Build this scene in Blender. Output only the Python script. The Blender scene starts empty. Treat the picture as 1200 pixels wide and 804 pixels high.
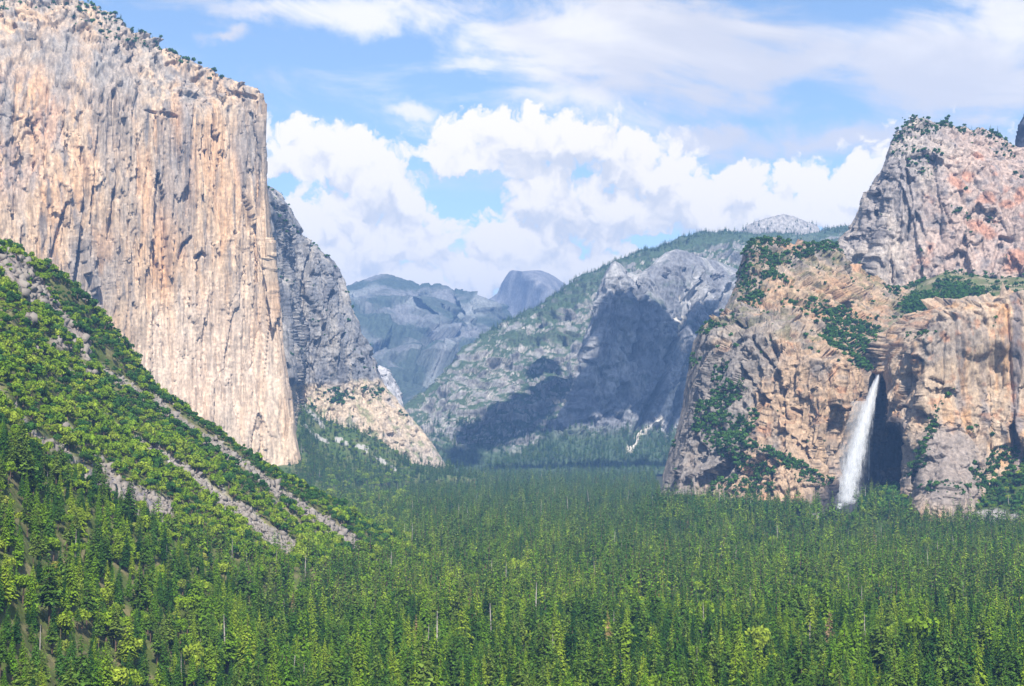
import bpy, math, random
import numpy as np
from concurrent.futures import ThreadPoolExecutor
from mathutils import Vector
from mathutils.bvhtree import BVHTree

rng = np.random.default_rng(7)
random.seed(7)
C = bpy.context.scene.collection
F = 1750.0            # focal length in photograph pixels (1200 wide)
PITCH = math.atan(100.0/F)
CAMZ = 165.0
CP, SP = math.cos(PITCH), math.sin(PITCH)
SUN_AZ, SUN_EL = math.radians(10), math.radians(47)    # sun behind the camera, a little to the right
SUN = np.array([math.cos(SUN_EL)*math.sin(SUN_AZ), -math.cos(SUN_EL)*math.cos(SUN_AZ), math.sin(SUN_EL)])

def pt(px, py, D):
    px, py, D = np.asarray(px, float), np.asarray(py, float), np.asarray(D, float)
    px, py, D = np.broadcast_arrays(px, py, D)
    a = (px-600)/F; b = (402-py)/F
    dy = CP - b*SP; dz = SP + b*CP
    k = D/dy
    return np.stack([a*k, D, CAMZ + dz*k], -1)

def to_px(P):
    P = np.asarray(P, float); x = P[..., 0]; y = P[..., 1]; z = P[..., 2]-CAMZ
    f = y*CP + z*SP; u = -y*SP + z*CP
    f = np.where(np.abs(f) < 1, 1, f)
    return 600+F*x/f, 402-F*u/f

# ------------------------------------------------------------------ noise
_perm = rng.permutation(256); _perm = np.concatenate([_perm, _perm, _perm])
_g = rng.normal(size=(256, 3)); _g /= np.linalg.norm(_g, axis=1)[:, None]
_g32 = _g.astype(np.float32); _gx, _gy, _gz = [np.ascontiguousarray(_g32[:, k]) for k in range(3)]
_p32 = _perm.astype(np.int32)
def _perlin_chunk(p):
    i = np.floor(p); f = (p-i).astype(np.float32); i = i.astype(np.int32) & 255
    w = f*f*f*(f*(f*6-15)+10)
    fx, fy, fz = f[:, 0], f[:, 1], f[:, 2]; wx, wy, wz = w[:, 0], w[:, 1], w[:, 2]
    ox = []
    for dx in (0, 1):
        hx = _p32[(i[:, 0]+dx) & 255]; oy = []
        for dy in (0, 1):
            hy = _p32[(hx+((i[:, 1]+dy) & 255))]; oz = []
            for dz in (0, 1):
                h = _p32[hy+((i[:, 2]+dz) & 255)]
                oz.append(_gx[h]*(fx-dx)+_gy[h]*(fy-dy)+_gz[h]*(fz-dz))
            oy.append(oz[0]+wz*(oz[1]-oz[0]))
        ox.append(oy[0]+wy*(oy[1]-oy[0]))
    return (ox[0]+wx*(ox[1]-ox[0]))*1.5
_pool = ThreadPoolExecutor(4)
def perlin(p):
    sh = p.shape[:-1]; q = np.asarray(p, float).reshape(-1, 3)
    if len(q) < 4000: return _perlin_chunk(q).reshape(sh).astype(float)
    return np.concatenate(list(_pool.map(_perlin_chunk, np.array_split(q, max(4, len(q)//12000))))).reshape(sh).astype(float)
def fbm(p, o=5, lac=2.07, gain=.5, ridged=False):
    s = 0; a = 1; n = 0; p = np.asarray(p, float)+0.0
    for k in range(o):
        v = perlin(p+k*17.3)
        if ridged: v = 1-2*np.abs(v)
        s = s+a*v; n += a; a *= gain; p = p*lac
    return s/n
def sstep(a, b, x):
    t = np.clip((x-a)/(b-a), 0, 1); return t*t*(3-2*t)
def mix(a, b, t):
    t = np.asarray(t)[..., None]; return a*(1-t)+np.asarray(b)*t
def segdist(PX, PY, line):
    """distance in photo pixels from each point to a polyline, and the position 0..1 along it"""
    best = np.full(PX.shape, 1e9); tt = np.zeros(PX.shape); n = len(line)-1
    for k in range(n):
        ax, ay = line[k]; bx, by = line[k+1]
        L = (bx-ax)**2+(by-ay)**2
        t = np.clip(((PX-ax)*(bx-ax)+(PY-ay)*(by-ay))/L, 0, 1)
        d = np.hypot(PX-ax-t*(bx-ax), PY-ay-t*(by-ay))
        m = d < best; best = np.where(m, d, best); tt = np.where(m, (k+t)/n, tt)
    return best, tt
def ell(PX, PY, cx, cy, rx, ry, rot=0):
    c, s = math.cos(math.radians(rot)), math.sin(math.radians(rot))
    u = ((PX-cx)*c+(PY-cy)*s)/rx; v = (-(PX-cx)*s+(PY-cy)*c)/ry
    return np.sqrt(u*u+v*v)

# ------------------------------------------------------------------ lofted terrain
def pchip(T, Y, t):
    """monotone cubic through Y[(k), ...] at T -> values at t"""
    T = np.asarray(T, float); h = np.diff(T); sh = (-1,)+(1,)*(Y.ndim-1)
    d = np.diff(Y, axis=0)/h.reshape(sh)
    m = np.zeros_like(Y)
    if len(T) > 2:
        a, b = d[:-1], d[1:]
        ok = a*b > 0
        m[1:-1] = np.where(ok, 2*a*b/np.where(ok, a+b, 1), 0)
    m[0], m[-1] = d[0], d[-1]
    k = np.clip(np.searchsorted(T, t, side='right')-1, 0, len(T)-2)
    s = ((t-T[k])/h[k]).reshape(sh); hk = h[k].reshape(sh)
    return ((2*s**3-3*s**2+1)*Y[k]+(s**3-2*s**2+s)*hk*m[k]+(-2*s**3+3*s**2)*Y[k+1]+(s**3-s**2)*hk*m[k+1])

def loft(rails, nu, nvs, back=(), wrapL=None, wrapR=None, nw=14):
    """rails: bottom to crest, each a list of (px,py,D) left to right; back: world offsets continuing behind the crest.
    nvs: rows between consecutive rails (an int = that many rows per photo pixel step)."""
    R = []
    fine = np.linspace(0, 1, 1500); acc = 0
    for r in rails:                                   # columns closer together where the surface runs away from the viewer
        r = np.array(r, float); u = (r[:, 0]-r[0, 0])/(r[-1, 0]-r[0, 0])
        q = pt(*[np.interp(fine, u, r[:, j]) for j in range(3)])[:, :2]
        ln = np.linalg.norm(np.diff(q, axis=0), axis=1); acc = acc+ln/ln.sum()
    acc = np.concatenate([[0], np.cumsum(acc/len(rails)*.75+.25/1499)]); UU = np.interp(np.linspace(0, 1, nu), acc/acc[-1], fine)
    for r in rails:
        r = np.array(r, float); u = (r[:, 0]-r[0, 0])/(r[-1, 0]-r[0, 0]); uu = UU
        q = np.stack([np.interp(uu, u, r[:, j]) for j in range(3)], -1)
        R.append(pt(q[:, 0], q[:, 1], q[:, 2]))
    for off in back:
        R.append(R[-1]+np.array(off, float))
    R = np.stack(R)                                   # rails, nu, 3
    T = np.concatenate([[0], np.cumsum([max(5, np.linalg.norm(R[k+1]-R[k], axis=-1).mean()) for k in range(len(R)-1)])])
    t = []
    for k in range(len(R)-1):
        n = nvs[min(k, len(nvs)-1)]
        t.append(np.linspace(T[k], T[k+1], n, endpoint=False))
    t = np.concatenate(t+[[T[-1]]])
    P = pchip(T, R, t)
    if wrapL is not None or wrapR is not None:
        w = np.linspace(0, 1, nw+1)[1:]
        if wrapL is not None:
            o = np.array(wrapL, float); L = P[:, :1]+np.stack([o[0]*(.6*w+.4*w**2), o[1]*w, o[2]*w], -1)[None]
            P = np.concatenate([L[:, ::-1], P], 1)
        if wrapR is not None:
            o = np.array(wrapR, float); L = P[:, -1:]+np.stack([o[0]*(.6*w+.4*w**2), o[1]*w, o[2]*w], -1)[None]
            P = np.concatenate([P, L], 1)
    return P
def grid_normals(P):
    du = np.gradient(P, axis=1); dv = np.gradient(P, axis=0)
    n = np.cross(du, dv); n /= np.linalg.norm(n, axis=-1)[..., None]+1e-9
    return n
def edge_damp(P, nL=0, nR=0, w=12, lo=.35):
    """displacement fades where the surface turns away at its left and right ends, so outlines stay put"""
    PX, _ = to_px(P); f = np.ones(PX.shape); n = P.shape[1]
    if nL: f *= lo+(1-lo)*sstep(0, w, PX-PX[:, nL:nL+1]); f[:, :nL] = lo
    if nR: f *= lo+(1-lo)*sstep(0, w, PX[:, n-nR-1:n-nR]-PX); f[:, n-nR:] = lo
    return f
def _facet_chunk(q, size, tilt, off, seed):
    i = np.floor(q-.5); best = np.full(len(q), 1e9); val = np.zeros(len(q))
    for dx in (0, 1):
        for dy in (0, 1):
            for dz in (0, 1):
                c = (i+[dx, dy, dz]).astype(np.int64) & 255
                h = _p32[_p32[_p32[(c[:, 0]+seed) & 255]+c[:, 1]]+c[:, 2]]; h2 = _p32[(h+91) & 255]
                cc = i+[dx, dy, dz]+.5+_g32[h]*.42; v = q-cc; d = (v*v).sum(1); m = d < best
                val = np.where(m, off*_gx[h2]+tilt*((v*size)*_g32[h2]).sum(1), val); best = np.where(m, d, best)
    return val
def facets(P, size, tilt=.35, off=3.0, seed=0):
    """flat broken faces: each cell of rock is a plane with its own tilt and step"""
    size = np.array(size, float); W = P+.55*size*np.stack([fbm(P/(size*1.6)+k*5+seed, 3) for k in range(3)], -1)
    q = (W/size).reshape(-1, 3)
    return np.concatenate(list(_pool.map(lambda c: _facet_chunk(c, size, tilt, off, seed), np.array_split(q, max(4, len(q)//12000))))).reshape(P.shape[:-1])
def displace(P, d, flat=.35):
    n = grid_normals(P); n[..., 2] *= flat
    n /= np.linalg.norm(n, axis=-1)[..., None]+1e-9
    return P+n*d[..., None]

TERRAIN = {}
def set_props(o, label=None, cat=None, kind=None, group=None):
    if label: o['label'] = label
    if cat: o['category'] = cat
    if kind: o['kind'] = kind
    if group: o['group'] = group
def mesh_np(name, verts, faces, cols=None, mat=None, smooth=True, link=True, mats=None, midx=None, parent=None):
    me = bpy.data.meshes.new(name)
    verts = np.asarray(verts, np.float32).reshape(-1, 3); faces = np.asarray(faces, np.int32)
    nf, k = faces.shape
    me.vertices.add(len(verts)); me.vertices.foreach_set('co', verts.ravel())
    me.loops.add(nf*k); me.loops.foreach_set('vertex_index', faces.ravel())
    me.polygons.add(nf); me.polygons.foreach_set('loop_start', np.arange(0, nf*k, k, dtype=np.int32))
    if smooth: me.polygons.foreach_set('use_smooth', np.ones(nf, bool))
    for m in (mats or ([mat] if mat else [])): me.materials.append(m)
    if midx is not None: me.polygons.foreach_set('material_index', np.asarray(midx, np.int32))
    if cols is not None:
        a = me.attributes.new('Col', 'FLOAT_COLOR', 'POINT')
        c = np.ones((len(verts), 4), np.float32); c[:, :3] = np.clip(cols.reshape(-1, 3), 0.003, 0.9)
        a.data.foreach_set('color', c.ravel())
    me.update(); me.validate()
    o = bpy.data.objects.new(name, me)
    if link: C.objects.link(o)
    if parent: o.parent = parent
    return o
def grid_faces(nv, nu):
    i = np.arange(nv*nu).reshape(nv, nu)
    return np.stack([i[:-1, :-1], i[:-1, 1:], i[1:, 1:], i[1:, :-1]], -1).reshape(-1, 4)
def grid_object(name, P, cols, mat, label, kind='structure', cat='cliff'):
    o = mesh_np(name, P, grid_faces(*P.shape[:2]), cols, mat)
    set_props(o, label, cat, kind)
    return o

# ------------------------------------------------------------------ materials
def new_mat(name):
    m = bpy.data.materials.new(name); m.use_nodes = True
    nt = m.node_tree; nt.nodes.clear()
    return m, nt, nt.nodes, nt.links
def rock_mat(name, scale=.25, bump=2.5, var=(.72, 1.22), streak=0.0):
    m, nt, N, L = new_mat(name)
    out = N.new('ShaderNodeOutputMaterial'); bs = N.new('ShaderNodeBsdfPrincipled')
    bs.inputs['Roughness'].default_value = .92; bs.inputs['Specular IOR Level'].default_value = .15
    at = N.new('ShaderNodeAttribute'); at.attribute_name = 'Col'
    tc = N.new('ShaderNodeTexCoord')
    mp = N.new('ShaderNodeMapping'); mp.inputs['Scale'].default_value = (scale, scale, scale*.55)
    n1 = N.new('ShaderNodeTexNoise'); n1.inputs['Detail'].default_value = 5; n1.inputs['Roughness'].default_value = .65; n1.inputs['Scale'].default_value = 1
    L.new(tc.outputs['Object'], mp.inputs[0]); L.new(mp.outputs[0], n1.inputs[0])
    mr = N.new('ShaderNodeMapRange'); mr.inputs['From Min'].default_value = .3; mr.inputs['From Max'].default_value = .7
    mr.inputs['To Min'].default_value = var[0]; mr.inputs['To Max'].default_value = var[1]
    L.new(n1.outputs['Fac'], mr.inputs[0])
    val = mr.outputs[0]
    if streak:
        m2 = N.new('ShaderNodeMapping'); m2.inputs['Scale'].default_value = (.12, .12, .008)
        n2 = N.new('ShaderNodeTexNoise'); n2.inputs['Detail'].default_value = 6; n2.inputs['Roughness'].default_value = .6; n2.inputs['Scale'].default_value = 1
        L.new(tc.outputs['Object'], m2.inputs[0]); L.new(m2.outputs[0], n2.inputs[0])
        r2 = N.new('ShaderNodeMapRange'); r2.inputs['From Min'].default_value = .35; r2.inputs['From Max'].default_value = .6
        r2.inputs['To Min'].default_value = 1-streak; r2.inputs['To Max'].default_value = 1+streak*.35
        L.new(n2.outputs['Fac'], r2.inputs[0])
        mm = N.new('ShaderNodeMath'); mm.operation = 'MULTIPLY'; L.new(val, mm.inputs[0]); L.new(r2.outputs[0], mm.inputs[1]); val = mm.outputs[0]
    vm = N.new('ShaderNodeVectorMath'); vm.operation = 'SCALE'
    L.new(at.outputs['Color'], vm.inputs[0]); L.new(val, vm.inputs['Scale'])
    L.new(vm.outputs[0], bs.inputs['Base Color'])
    bp = N.new('ShaderNodeBump'); bp.inputs['Strength'].default_value = .8; bp.inputs['Distance'].default_value = bump
    L.new(n1.outputs['Fac'], bp.inputs['Height']); L.new(bp.outputs[0], bs.inputs['Normal'])
    L.new(bs.outputs[0], out.inputs[0])
    return m
def leaf_mat(name, c1, c2, c3=None, trans=.25):
    m, nt, N, L = new_mat(name)
    out = N.new('ShaderNodeOutputMaterial'); d = N.new('ShaderNodeBsdfDiffuse'); t = N.new('ShaderNodeBsdfTranslucent')
    oi = N.new('ShaderNodeObjectInfo'); cr = N.new('ShaderNodeValToRGB')
    e = cr.color_ramp.elements; e[0].color = (*c1, 1); e[1].color = (*c2, 1)
    if c3: q = e.new(.5); q.color = (*c3, 1)
    L.new(oi.outputs['Random'], cr.inputs[0])
    ge = N.new('ShaderNodeTexCoord'); nz = N.new('ShaderNodeTexNoise'); nz.inputs['Scale'].default_value = .42; nz.inputs['Detail'].default_value = 3
    L.new(ge.outputs['Object'], nz.inputs[0])
    mr = N.new('ShaderNodeMapRange'); mr.inputs['From Min'].default_value = .33; mr.inputs['From Max'].default_value = .67
    mr.inputs['To Min'].default_value = .4; mr.inputs['To Max'].default_value = 1.45
    L.new(nz.outputs['Fac'], mr.inputs[0])
    vm = N.new('ShaderNodeVectorMath'); vm.operation = 'SCALE'; L.new(cr.outputs[0], vm.inputs[0]); L.new(mr.outputs[0], vm.inputs['Scale'])
    mx = N.new('ShaderNodeMixShader'); mx.inputs[0].default_value = trans
    L.new(vm.outputs[0], d.inputs[0]); L.new(vm.outputs[0], t.inputs[0]); L.new(d.outputs[0], mx.inputs[1]); L.new(t.outputs[0], mx.inputs[2])
    L.new(mx.outputs[0], out.inputs[0])
    return m
def plain_mat(name, col, rough=.9, noise=None):
    m, nt, N, L = new_mat(name)
    out = N.new('ShaderNodeOutputMaterial'); bs = N.new('ShaderNodeBsdfPrincipled'); bs.inputs['Roughness'].default_value = rough
    bs.inputs['Specular IOR Level'].default_value = .2
    tc = N.new('ShaderNodeTexCoord'); nz = N.new('ShaderNodeTexNoise'); nz.inputs['Scale'].default_value = noise or .8; nz.inputs['Detail'].default_value = 4
    cr = N.new('ShaderNodeValToRGB'); e = cr.color_ramp.elements
    e[0].position = .3; e[1].position = .7
    e[0].color = (*[c*.6 for c in col], 1); e[1].color = (*[min(1, c*1.35) for c in col], 1)
    L.new(tc.outputs['Object'], nz.inputs[0]); L.new(nz.outputs['Fac'], cr.inputs[0]); L.new(cr.outputs[0], bs.inputs['Base Color']); L.new(bs.outputs[0], out.inputs[0])
    return m

M_cliff = rock_mat('pale_granite', .2, 2.5, var=(.68, 1.28), streak=.38)
M_rock = rock_mat('rough_granite', .16, 4.0, var=(.5, 1.4), streak=.15)
M_far = rock_mat('far_granite', .07, 9.0, var=(.5, 1.5))
M_soil = rock_mat('hillside_soil', .3, 1.5)
M_bark = plain_mat('brown_bark', (.13, .085, .06), noise=.5)
M_dead = plain_mat('weathered_grey_wood', (.36, .32, .29), noise=.5)
M_ground = plain_mat('forest_floor', (.045, .05, .022), noise=.02)
M_boulder = plain_mat('grey_boulder', (.24, .21, .18), noise=.03)
LEAF = dict(
    fir=leaf_mat('fir_needles', (.018, .052, .012), (.060, .130, .018), (.034, .088, .014), .08),
    cedar=leaf_mat('cedar_needles', (.075, .165, .012), (.220, .290, .024), (.125, .215, .014), .08),
    pine=leaf_mat('pine_needles', (.045, .100, .016), (.130, .185, .030), (.075, .140, .018), .08),
    oak=leaf_mat('oak_leaves', (0.123, 0.218, 0.014), (0.263, 0.330, 0.036), (0.179, 0.271, 0.019), .15),
    dark=leaf_mat('dark_oak_leaves', (0.034, 0.092, 0.022), (0.073, 0.158, 0.029), (0.050, 0.125, 0.024), .12),
    gold=leaf_mat('yellowish_leaves', (0.224, 0.264, 0.048), (0.302, 0.277, 0.060), (0.213, 0.290, 0.042), .15),
    brown=leaf_mat('brown_needles', (0.224, 0.132, 0.060), (0.291, 0.185, 0.072), (0.213, 0.158, 0.084), .12),
)

# ------------------------------------------------------------------ terrain pieces
GREY, TAN, ORANGE, PALE = np.array([.27, .255, .245]), np.array([.52, .39, .27]), np.array([.52, .31, .16]), np.array([.60, .50, .39])
VEG = np.array([.055, .09, .02])

# --- tall left wall
def build_left_wall():
    lev = [  # y, right px, right D
        (600, 372, 3860), (545, 354, 3880), (500, 345, 3890), (440, 338, 3900), (370, 327, 3905), (300, 318, 3910), (235, 313.5, 3915), (170, 310, 3920), (128, 309, 3925)]
    rails = []
    for y, rx, rD in lev:
        lx = -260; k = (600-y)/472.
        Dl = 3300+40*k
        r = [(lx, y, Dl)]
        for px in (-120, 0, 80, 150, 220, 270, 300):
            f = (px-lx)/(rx-lx)
            r.append((px, y, Dl+(rD-Dl)*f**1.1 + (12 if px == 150 else 0)))
        r += [(rx-4, y, rD-28), (rx, y, rD)]
        if y < 250:   # upper left part leans back
            r = [(a, b, c+ (250-y)*max(0, (230-a))/230*.55*(1 if a < 300 else 0)) for a, b, c in r]
        rails.append(r)
    # below the rim, then the rim
    top = [(-260, 60), (-120, 28), (-40, 12), (0, 8), (35, 4), (75, 5), (100, 10), (115, 17), (140, 31), (160, 42), (180, 52), (200, 64), (220, 74), (240, 85), (260, 92), (280, 100), (296, 106), (304, 111), (308.5, 118)]
    def dr(px):  # rim sits back on the left
        f = (px+260)/568.
        return 3340+ (3925-3340)*f**1.1 + 330*max(0, (300-px)/300.)**.8
    rm = [(x, y+ (26 if x < 250 else 12 if x < 300 else 4), dr(x)-120*max(0, (300-x)/300.)**.8) for x, y in top]
    rails.append(rm)
    rails.append([(x, y, dr(x)) for x, y in top])
    # middle rail: squeeze the straight rows under the sloping rim
    rails[-3] = [(x, max(y0, np.interp(x, [a for a, b in top], [b for a, b in top])+40), d) for (x, y0, d) in rails[-3]]
    P = loft(rails, 430, [40, 50, 60, 75, 75, 70, 70, 50, 30, 30, 10, 10, 8], back=[(-40, 90, -6), (-180, 400, -40), (-500, 1100, -500)], wrapR=(-150, 420, -20), nw=30)
    PX, PY = to_px(P)
    h = sstep(130, 20, PY-np.interp(PX, [a for a, b in top], [b for a, b in top]))
    # pillars, flakes and cracks in metres
    Q = P*np.array([1/75., 1/75., 1/650.])
    low_ = sstep(330, 430, PY)
    d = 13*fbm(Q, 4, gain=.55)+(7-4.5*low_)*fbm(Q*3.1+5, 4, ridged=True)+(2.4-1.5*low_)*fbm(P*np.array([1/7., 1/7., 1/60.]), 3, ridged=True)
    d += 16*fbm(P/260., 4)
    warp = P+30*np.stack([fbm(P/120.+k*9, 2) for k in range(3)], -1)
    d += (4-2.6*low_)*fbm(warp*np.array([1/34., 1/34., 1/420.]), 4, ridged=True)
    # stepped roofs
    st = fbm(warp*np.array([1/90., 1/90., 1/260.])+40, 3); d += (1-.85*low_)*(4*(sstep(.02, .06, st))+2*sstep(-.25, -.21, st))
    rough = sstep(360, 60, PY)*sstep(260, 60, PX)*.8+h*.6
    d += rough*4*fbm(P/28., 4)+1.2*fbm(P/9., 2)
    for line, w, dep in [([(95, 175), (100, 230), (93, 270), (88, 330)], 4, 26), ([(132, 110), (136, 200), (128, 280)], 3.5, 24), ([(60, 300), (70, 262), (78, 240)], 3, 20),
                         ([(192, 130), (191, 420)], 1.6, 10), ([(160, 200), (158, 330)], 1.8, 12), ([(210, 302), (214, 288), (224, 278)], 3, 22), ([(228, 303), (236, 296), (240, 300)], 3, 20),
                         ([(285, 118), (290, 170), (286, 230), (300, 330)], 3, 14), ([(302, 120), (303, 190), (300, 280)], 1.6, 14), ([(118, 120), (108, 220), (104, 300)], 2.5, 16),
                         ([(140, 45), (150, 58)], 4, 18), ([(195, 76), (205, 74)], 4, 16), ([(228, 95), (236, 90)], 5, 16), ([(278, 110), (300, 116)], 3, 12),
                         ([(170, 130), (182, 133)], 2.5, 14), ([(190, 134), (206, 137)], 3, 16), ([(55, 110), (52, 210)], 2, 14), ([(248, 180), (240, 330), (262, 470)], 1.6, 8), ([(20, 90), (14, 190), (18, 250)], 2.5, 14)]:
        dd, t = segdist(PX, PY+0*PX, line)
        dd = dd+2.5*fbm(P/40., 3)
        d -= dep*sstep(w, w*.3, dd)
    d += (1-.45*low_)*facets(P, (42, 42, 700), .08, 2.0, 3)+(1-.6*low_)*facets(P, (13, 13, 300), .09, .6, 9)
    cr = np.abs(perlin(P*np.array([1/55., 1/55., 1/800.])+3.7)); d -= 7*sstep(.035, 0, cr)*sstep(-.1, .2, fbm(P/200.+6, 3))
    d *= edge_damp(P, 0, 30)
    P2 = displace(P, d, .2)
    # colour of the rock itself
    n1 = fbm(P*np.array([1/60., 1/60., 1/500.]), 5, gain=.6); n2 = fbm(P*np.array([1/150., 1/150., 1/260.])+30, 4); n3 = fbm(P*np.array([1/22., 1/22., 1/260.])+70, 4)
    n4 = fbm(P/90.+11, 4)
    low = sstep(250, 470, PY)
    col = mix(np.broadcast_to(TAN, P.shape), PALE, sstep(-.3, .35, n2)*(.45+.55*low))
    col = mix(col, ORANGE*np.array([1.1, 1.15, 1.25]), sstep(-.02, .42, n1)*.75*(1-.45*low)*sstep(40, 150, PY))
    col = mix(col, np.array([.50, .33, .27]), sstep(130, 0, PX)*sstep(60, 120, PY)*sstep(260, 180, PY)*sstep(-.1, .3, n4)*.8)
    col = mix(col, GREY*np.array([1.0, 1.0, 1.03]), sstep(.06, .36, n3)*.65*(1-.6*low)+.0)
    g = sstep(.0, .3, fbm(P*np.array([1/45., 1/45., 1/380.])+90, 4))
    up = sstep(240, 110, PY)
    col = mix(col, GREY*1.12, np.clip(g*(.40+.35*up)*(1-.8*low), 0, 1))
    for (cx, cy, rx, ry) in [(135, 100, 40, 120), (200, 210, 28, 90), (215, 120, 10, 60), (285, 170, 16, 60), (110, 320, 40, 55), (300, 170, 12, 50), (70, 60, 45, 40), (10, 150, 8, 90)]:
        col = mix(col, GREY*np.array([.92, .95, 1.0]), sstep(1.15, .5, ell(PX, PY, cx, cy, rx, ry)+.9*n3+.5*n1)*.6)
    col = mix(col, np.array([.66, .55, .46]), sstep(1.2, .4, ell(PX, PY, 250, 430, 110, 110)+.6*n1)*.6)
    col = mix(col, np.array([.33, .32, .31]), h*sstep(-.2, .2, n4)*.6*sstep(300, 200, PX))
    col = mix(col, np.array([.17, .165, .17]), sstep(.2, .36, fbm(P*np.array([1/16., 1/16., 1/420.])+170, 4)+.35*n1)*.75*(1-low*.6)*sstep(40, 90, PY))
    for cx, cy, rx, ry in [(195, 300, 22, 60), (170, 230, 12, 70), (205, 150, 10, 60), (250, 175, 14, 70), (262, 230, 10, 80), (120, 290, 14, 30), (45, 100, 14, 30), (90, 210, 8, 50), (300, 250, 5, 90)]:
        col = mix(col, np.array([.55, .33, .17]), sstep(1.1, .4, ell(PX, PY, cx, cy, rx, ry)+.9*n3+.3*n1)*.42)
    col = col*(1+.10*fbm(P/14., 3))[..., None]*np.array([.92, .87, .81])
    TERRAIN['left_wall'] = (P2, PX, PY)
    return grid_object('granite_cliff', P2, col, M_cliff, 'huge pale tan sheer granite wall with a rounded top filling the upper left', cat='cliff')
build_left_wall()

# --- grey buttress behind the nose
def build_grey_buttress():
    nose = lambda y: np.interp(y, [122, 235, 300, 370, 440, 500, 545, 600], [309, 313.5, 318, 327, 338, 345, 354, 372])
    sl = lambda y: np.interp(y, [220, 250, 330, 440, 480, 510], [318, 324, 337, 349, 353, 356])
    right = [(600, 560), (560, 530), (548, 522), (530, 511), (505, 493), (480, 473), (462, 458), (448, 447), (436, 441), (415, 430), (392, 419), (362, 406), (345, 401), (325, 393), (302, 380), (287, 366), (275, 351), (250, 335), (236, 325), (223, 314)]
    rails = []
    for y, r in right:
        low = y > 455
        a = nose(y)-25; b = max(a+3, min(nose(y)-1, r-7)); c = min(max(sl(y), b+2), r-4)
        dl = -130*sstep(452, 600, y)*1.0
        rails.append([(a, y, 4000), (b, y, 4030), (c, y, 4390+dl), (c+(r-c)*.35, y, 4400+dl), (c+(r-c)*.7, y, 4440+dl), (r-1, y, 4520+dl), (r, y, 4560+dl)])
    n = [max(6, int(abs(rails[k+1][0][1]-rails[k][0][1])*1.1)) for k in range(len(rails)-1)]
    P = loft(rails, 210, n+[6], back=[(-130, 500, -90)], wrapR=(-150, 500, -40), nw=20)
    PX, PY = to_px(P)
    up = sstep(462, 445, PY)
    d = 12*fbm(P*np.array([1/60., 1/60., 1/420.]), 4, ridged=True)*(.4+.6*up)+14*fbm(P/160., 4)*(.3+.7*up)+9*fbm(P/35., 4, ridged=True)+5*fbm(P/12., 3, ridged=True)
    d += facets(P, (30, 30, 150), .18, 2.5, 21)+facets(P, (12, 12, 60), .2, 1.0, 22)
    d *= edge_damp(P, 0, 20, 12)
    d *= sstep(-1, 8, PX-np.vectorize(nose)(PY))*.9+.1
    for line, w, dep in [([(358, 285), (352, 380), (356, 440)], 3, 24), ([(385, 330), (372, 420)], 2.5, 18), ([(400, 370), (395, 440)], 2.5, 18), ([(340, 270), (335, 330)], 2, 14)]:
        dd, _ = segdist(PX, PY, line); d -= dep*sstep(w, w*.3, dd+2*fbm(P/40., 3))
    d += 16*sstep(.02, .12, fbm(P*np.array([1/90., 1/90., 1/200.])+3, 3))*up
    P2 = displace(P, d, .25)
    n1 = fbm(P*np.array([1/40., 1/40., 1/260.]), 5); n2 = fbm(P/60., 4)
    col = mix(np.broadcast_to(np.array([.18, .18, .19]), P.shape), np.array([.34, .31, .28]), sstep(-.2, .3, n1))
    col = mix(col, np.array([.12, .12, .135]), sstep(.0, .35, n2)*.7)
    lowc = mix(np.broadcast_to(PALE*np.array([1, .95, .88]), P.shape), np.array([.34, .32, .32]), sstep(.05, .45, fbm(P*np.array([1/50., 1/50., 1/90.]), 4))*.6)
    dark_ = sstep(500, 530, PY+20*n2)*sstep(440, 500, PX)
    lowc = mix(lowc, np.array([.36, .33, .31]), dark_*.5)*.78
    lowc = mix(lowc, VEG*1.6, sstep(.08, .3, fbm(P/26.+15, 4))*.55)
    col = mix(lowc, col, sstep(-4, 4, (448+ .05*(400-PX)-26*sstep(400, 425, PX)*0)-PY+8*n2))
    TERRAIN['buttress'] = (P2, PX, PY)
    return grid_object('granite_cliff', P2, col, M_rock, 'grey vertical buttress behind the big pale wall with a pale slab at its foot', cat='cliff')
build_grey_buttress()

# --- wooded apron under the buttress
def build_left_apron():
    rails = [[(290, 580, 3560), (345, 576, 3580), (400, 572, 3750), (450, 568, 3950), (500, 563, 4180), (560, 562, 4250)],
             [(290, 553, 3790), (345, 548, 3815), (362, 546, 3850), (378, 540, 4080), (400, 538, 4170), (450, 548, 4180), (500, 556, 4220), (560, 560, 4270)],
             [(290, 440, 4330), (347, 468, 4330), (379, 498, 4290), (414, 509, 4285), (448, 526, 4280), (481, 549, 4290)+(), (530, 560, 4300)]]
    P = loft(rails, 260, [50, 80, 10], back=[(0, 200, 30)])
    PX, PY = to_px(P)
    P[0, :, 2] = -3
    P2 = displace(P, 5*fbm(P/70., 4)+2*fbm(P/15., 3), 1)
    n = fbm(P/40., 4)
    col = mix(np.broadcast_to(VEG*1.1, P.shape), np.array([.12, .13, .05]), sstep(-.1, .3, n))
    scree = np.zeros(PX.shape)
    for line, w in [([(357, 500), (372, 512), (383, 517)], 3), ([(395, 515), (405, 522)], 3.5), ([(420, 521), (435, 533), (450, 543), (463, 550)], 3.2), ([(425, 522), (430, 528)], 3), ([(362, 478), (378, 500)], 3), ([(352, 470), (362, 482)], 3)]:
        dd, _ = segdist(PX, PY, line); scree = np.maximum(scree, sstep(w*.9, w*.4, dd+7*n+3*fbm(P/14., 3)))
    col = mix(col, np.array([.36, .34, .31]), scree)
    TERRAIN['left_apron'] = (P2, PX, PY, scree)
    return grid_object('hillside', P2, col, M_soil, 'green wooded talus slope with pale rubble streaks under the grey buttress', cat='hillside')
build_left_apron()

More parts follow.
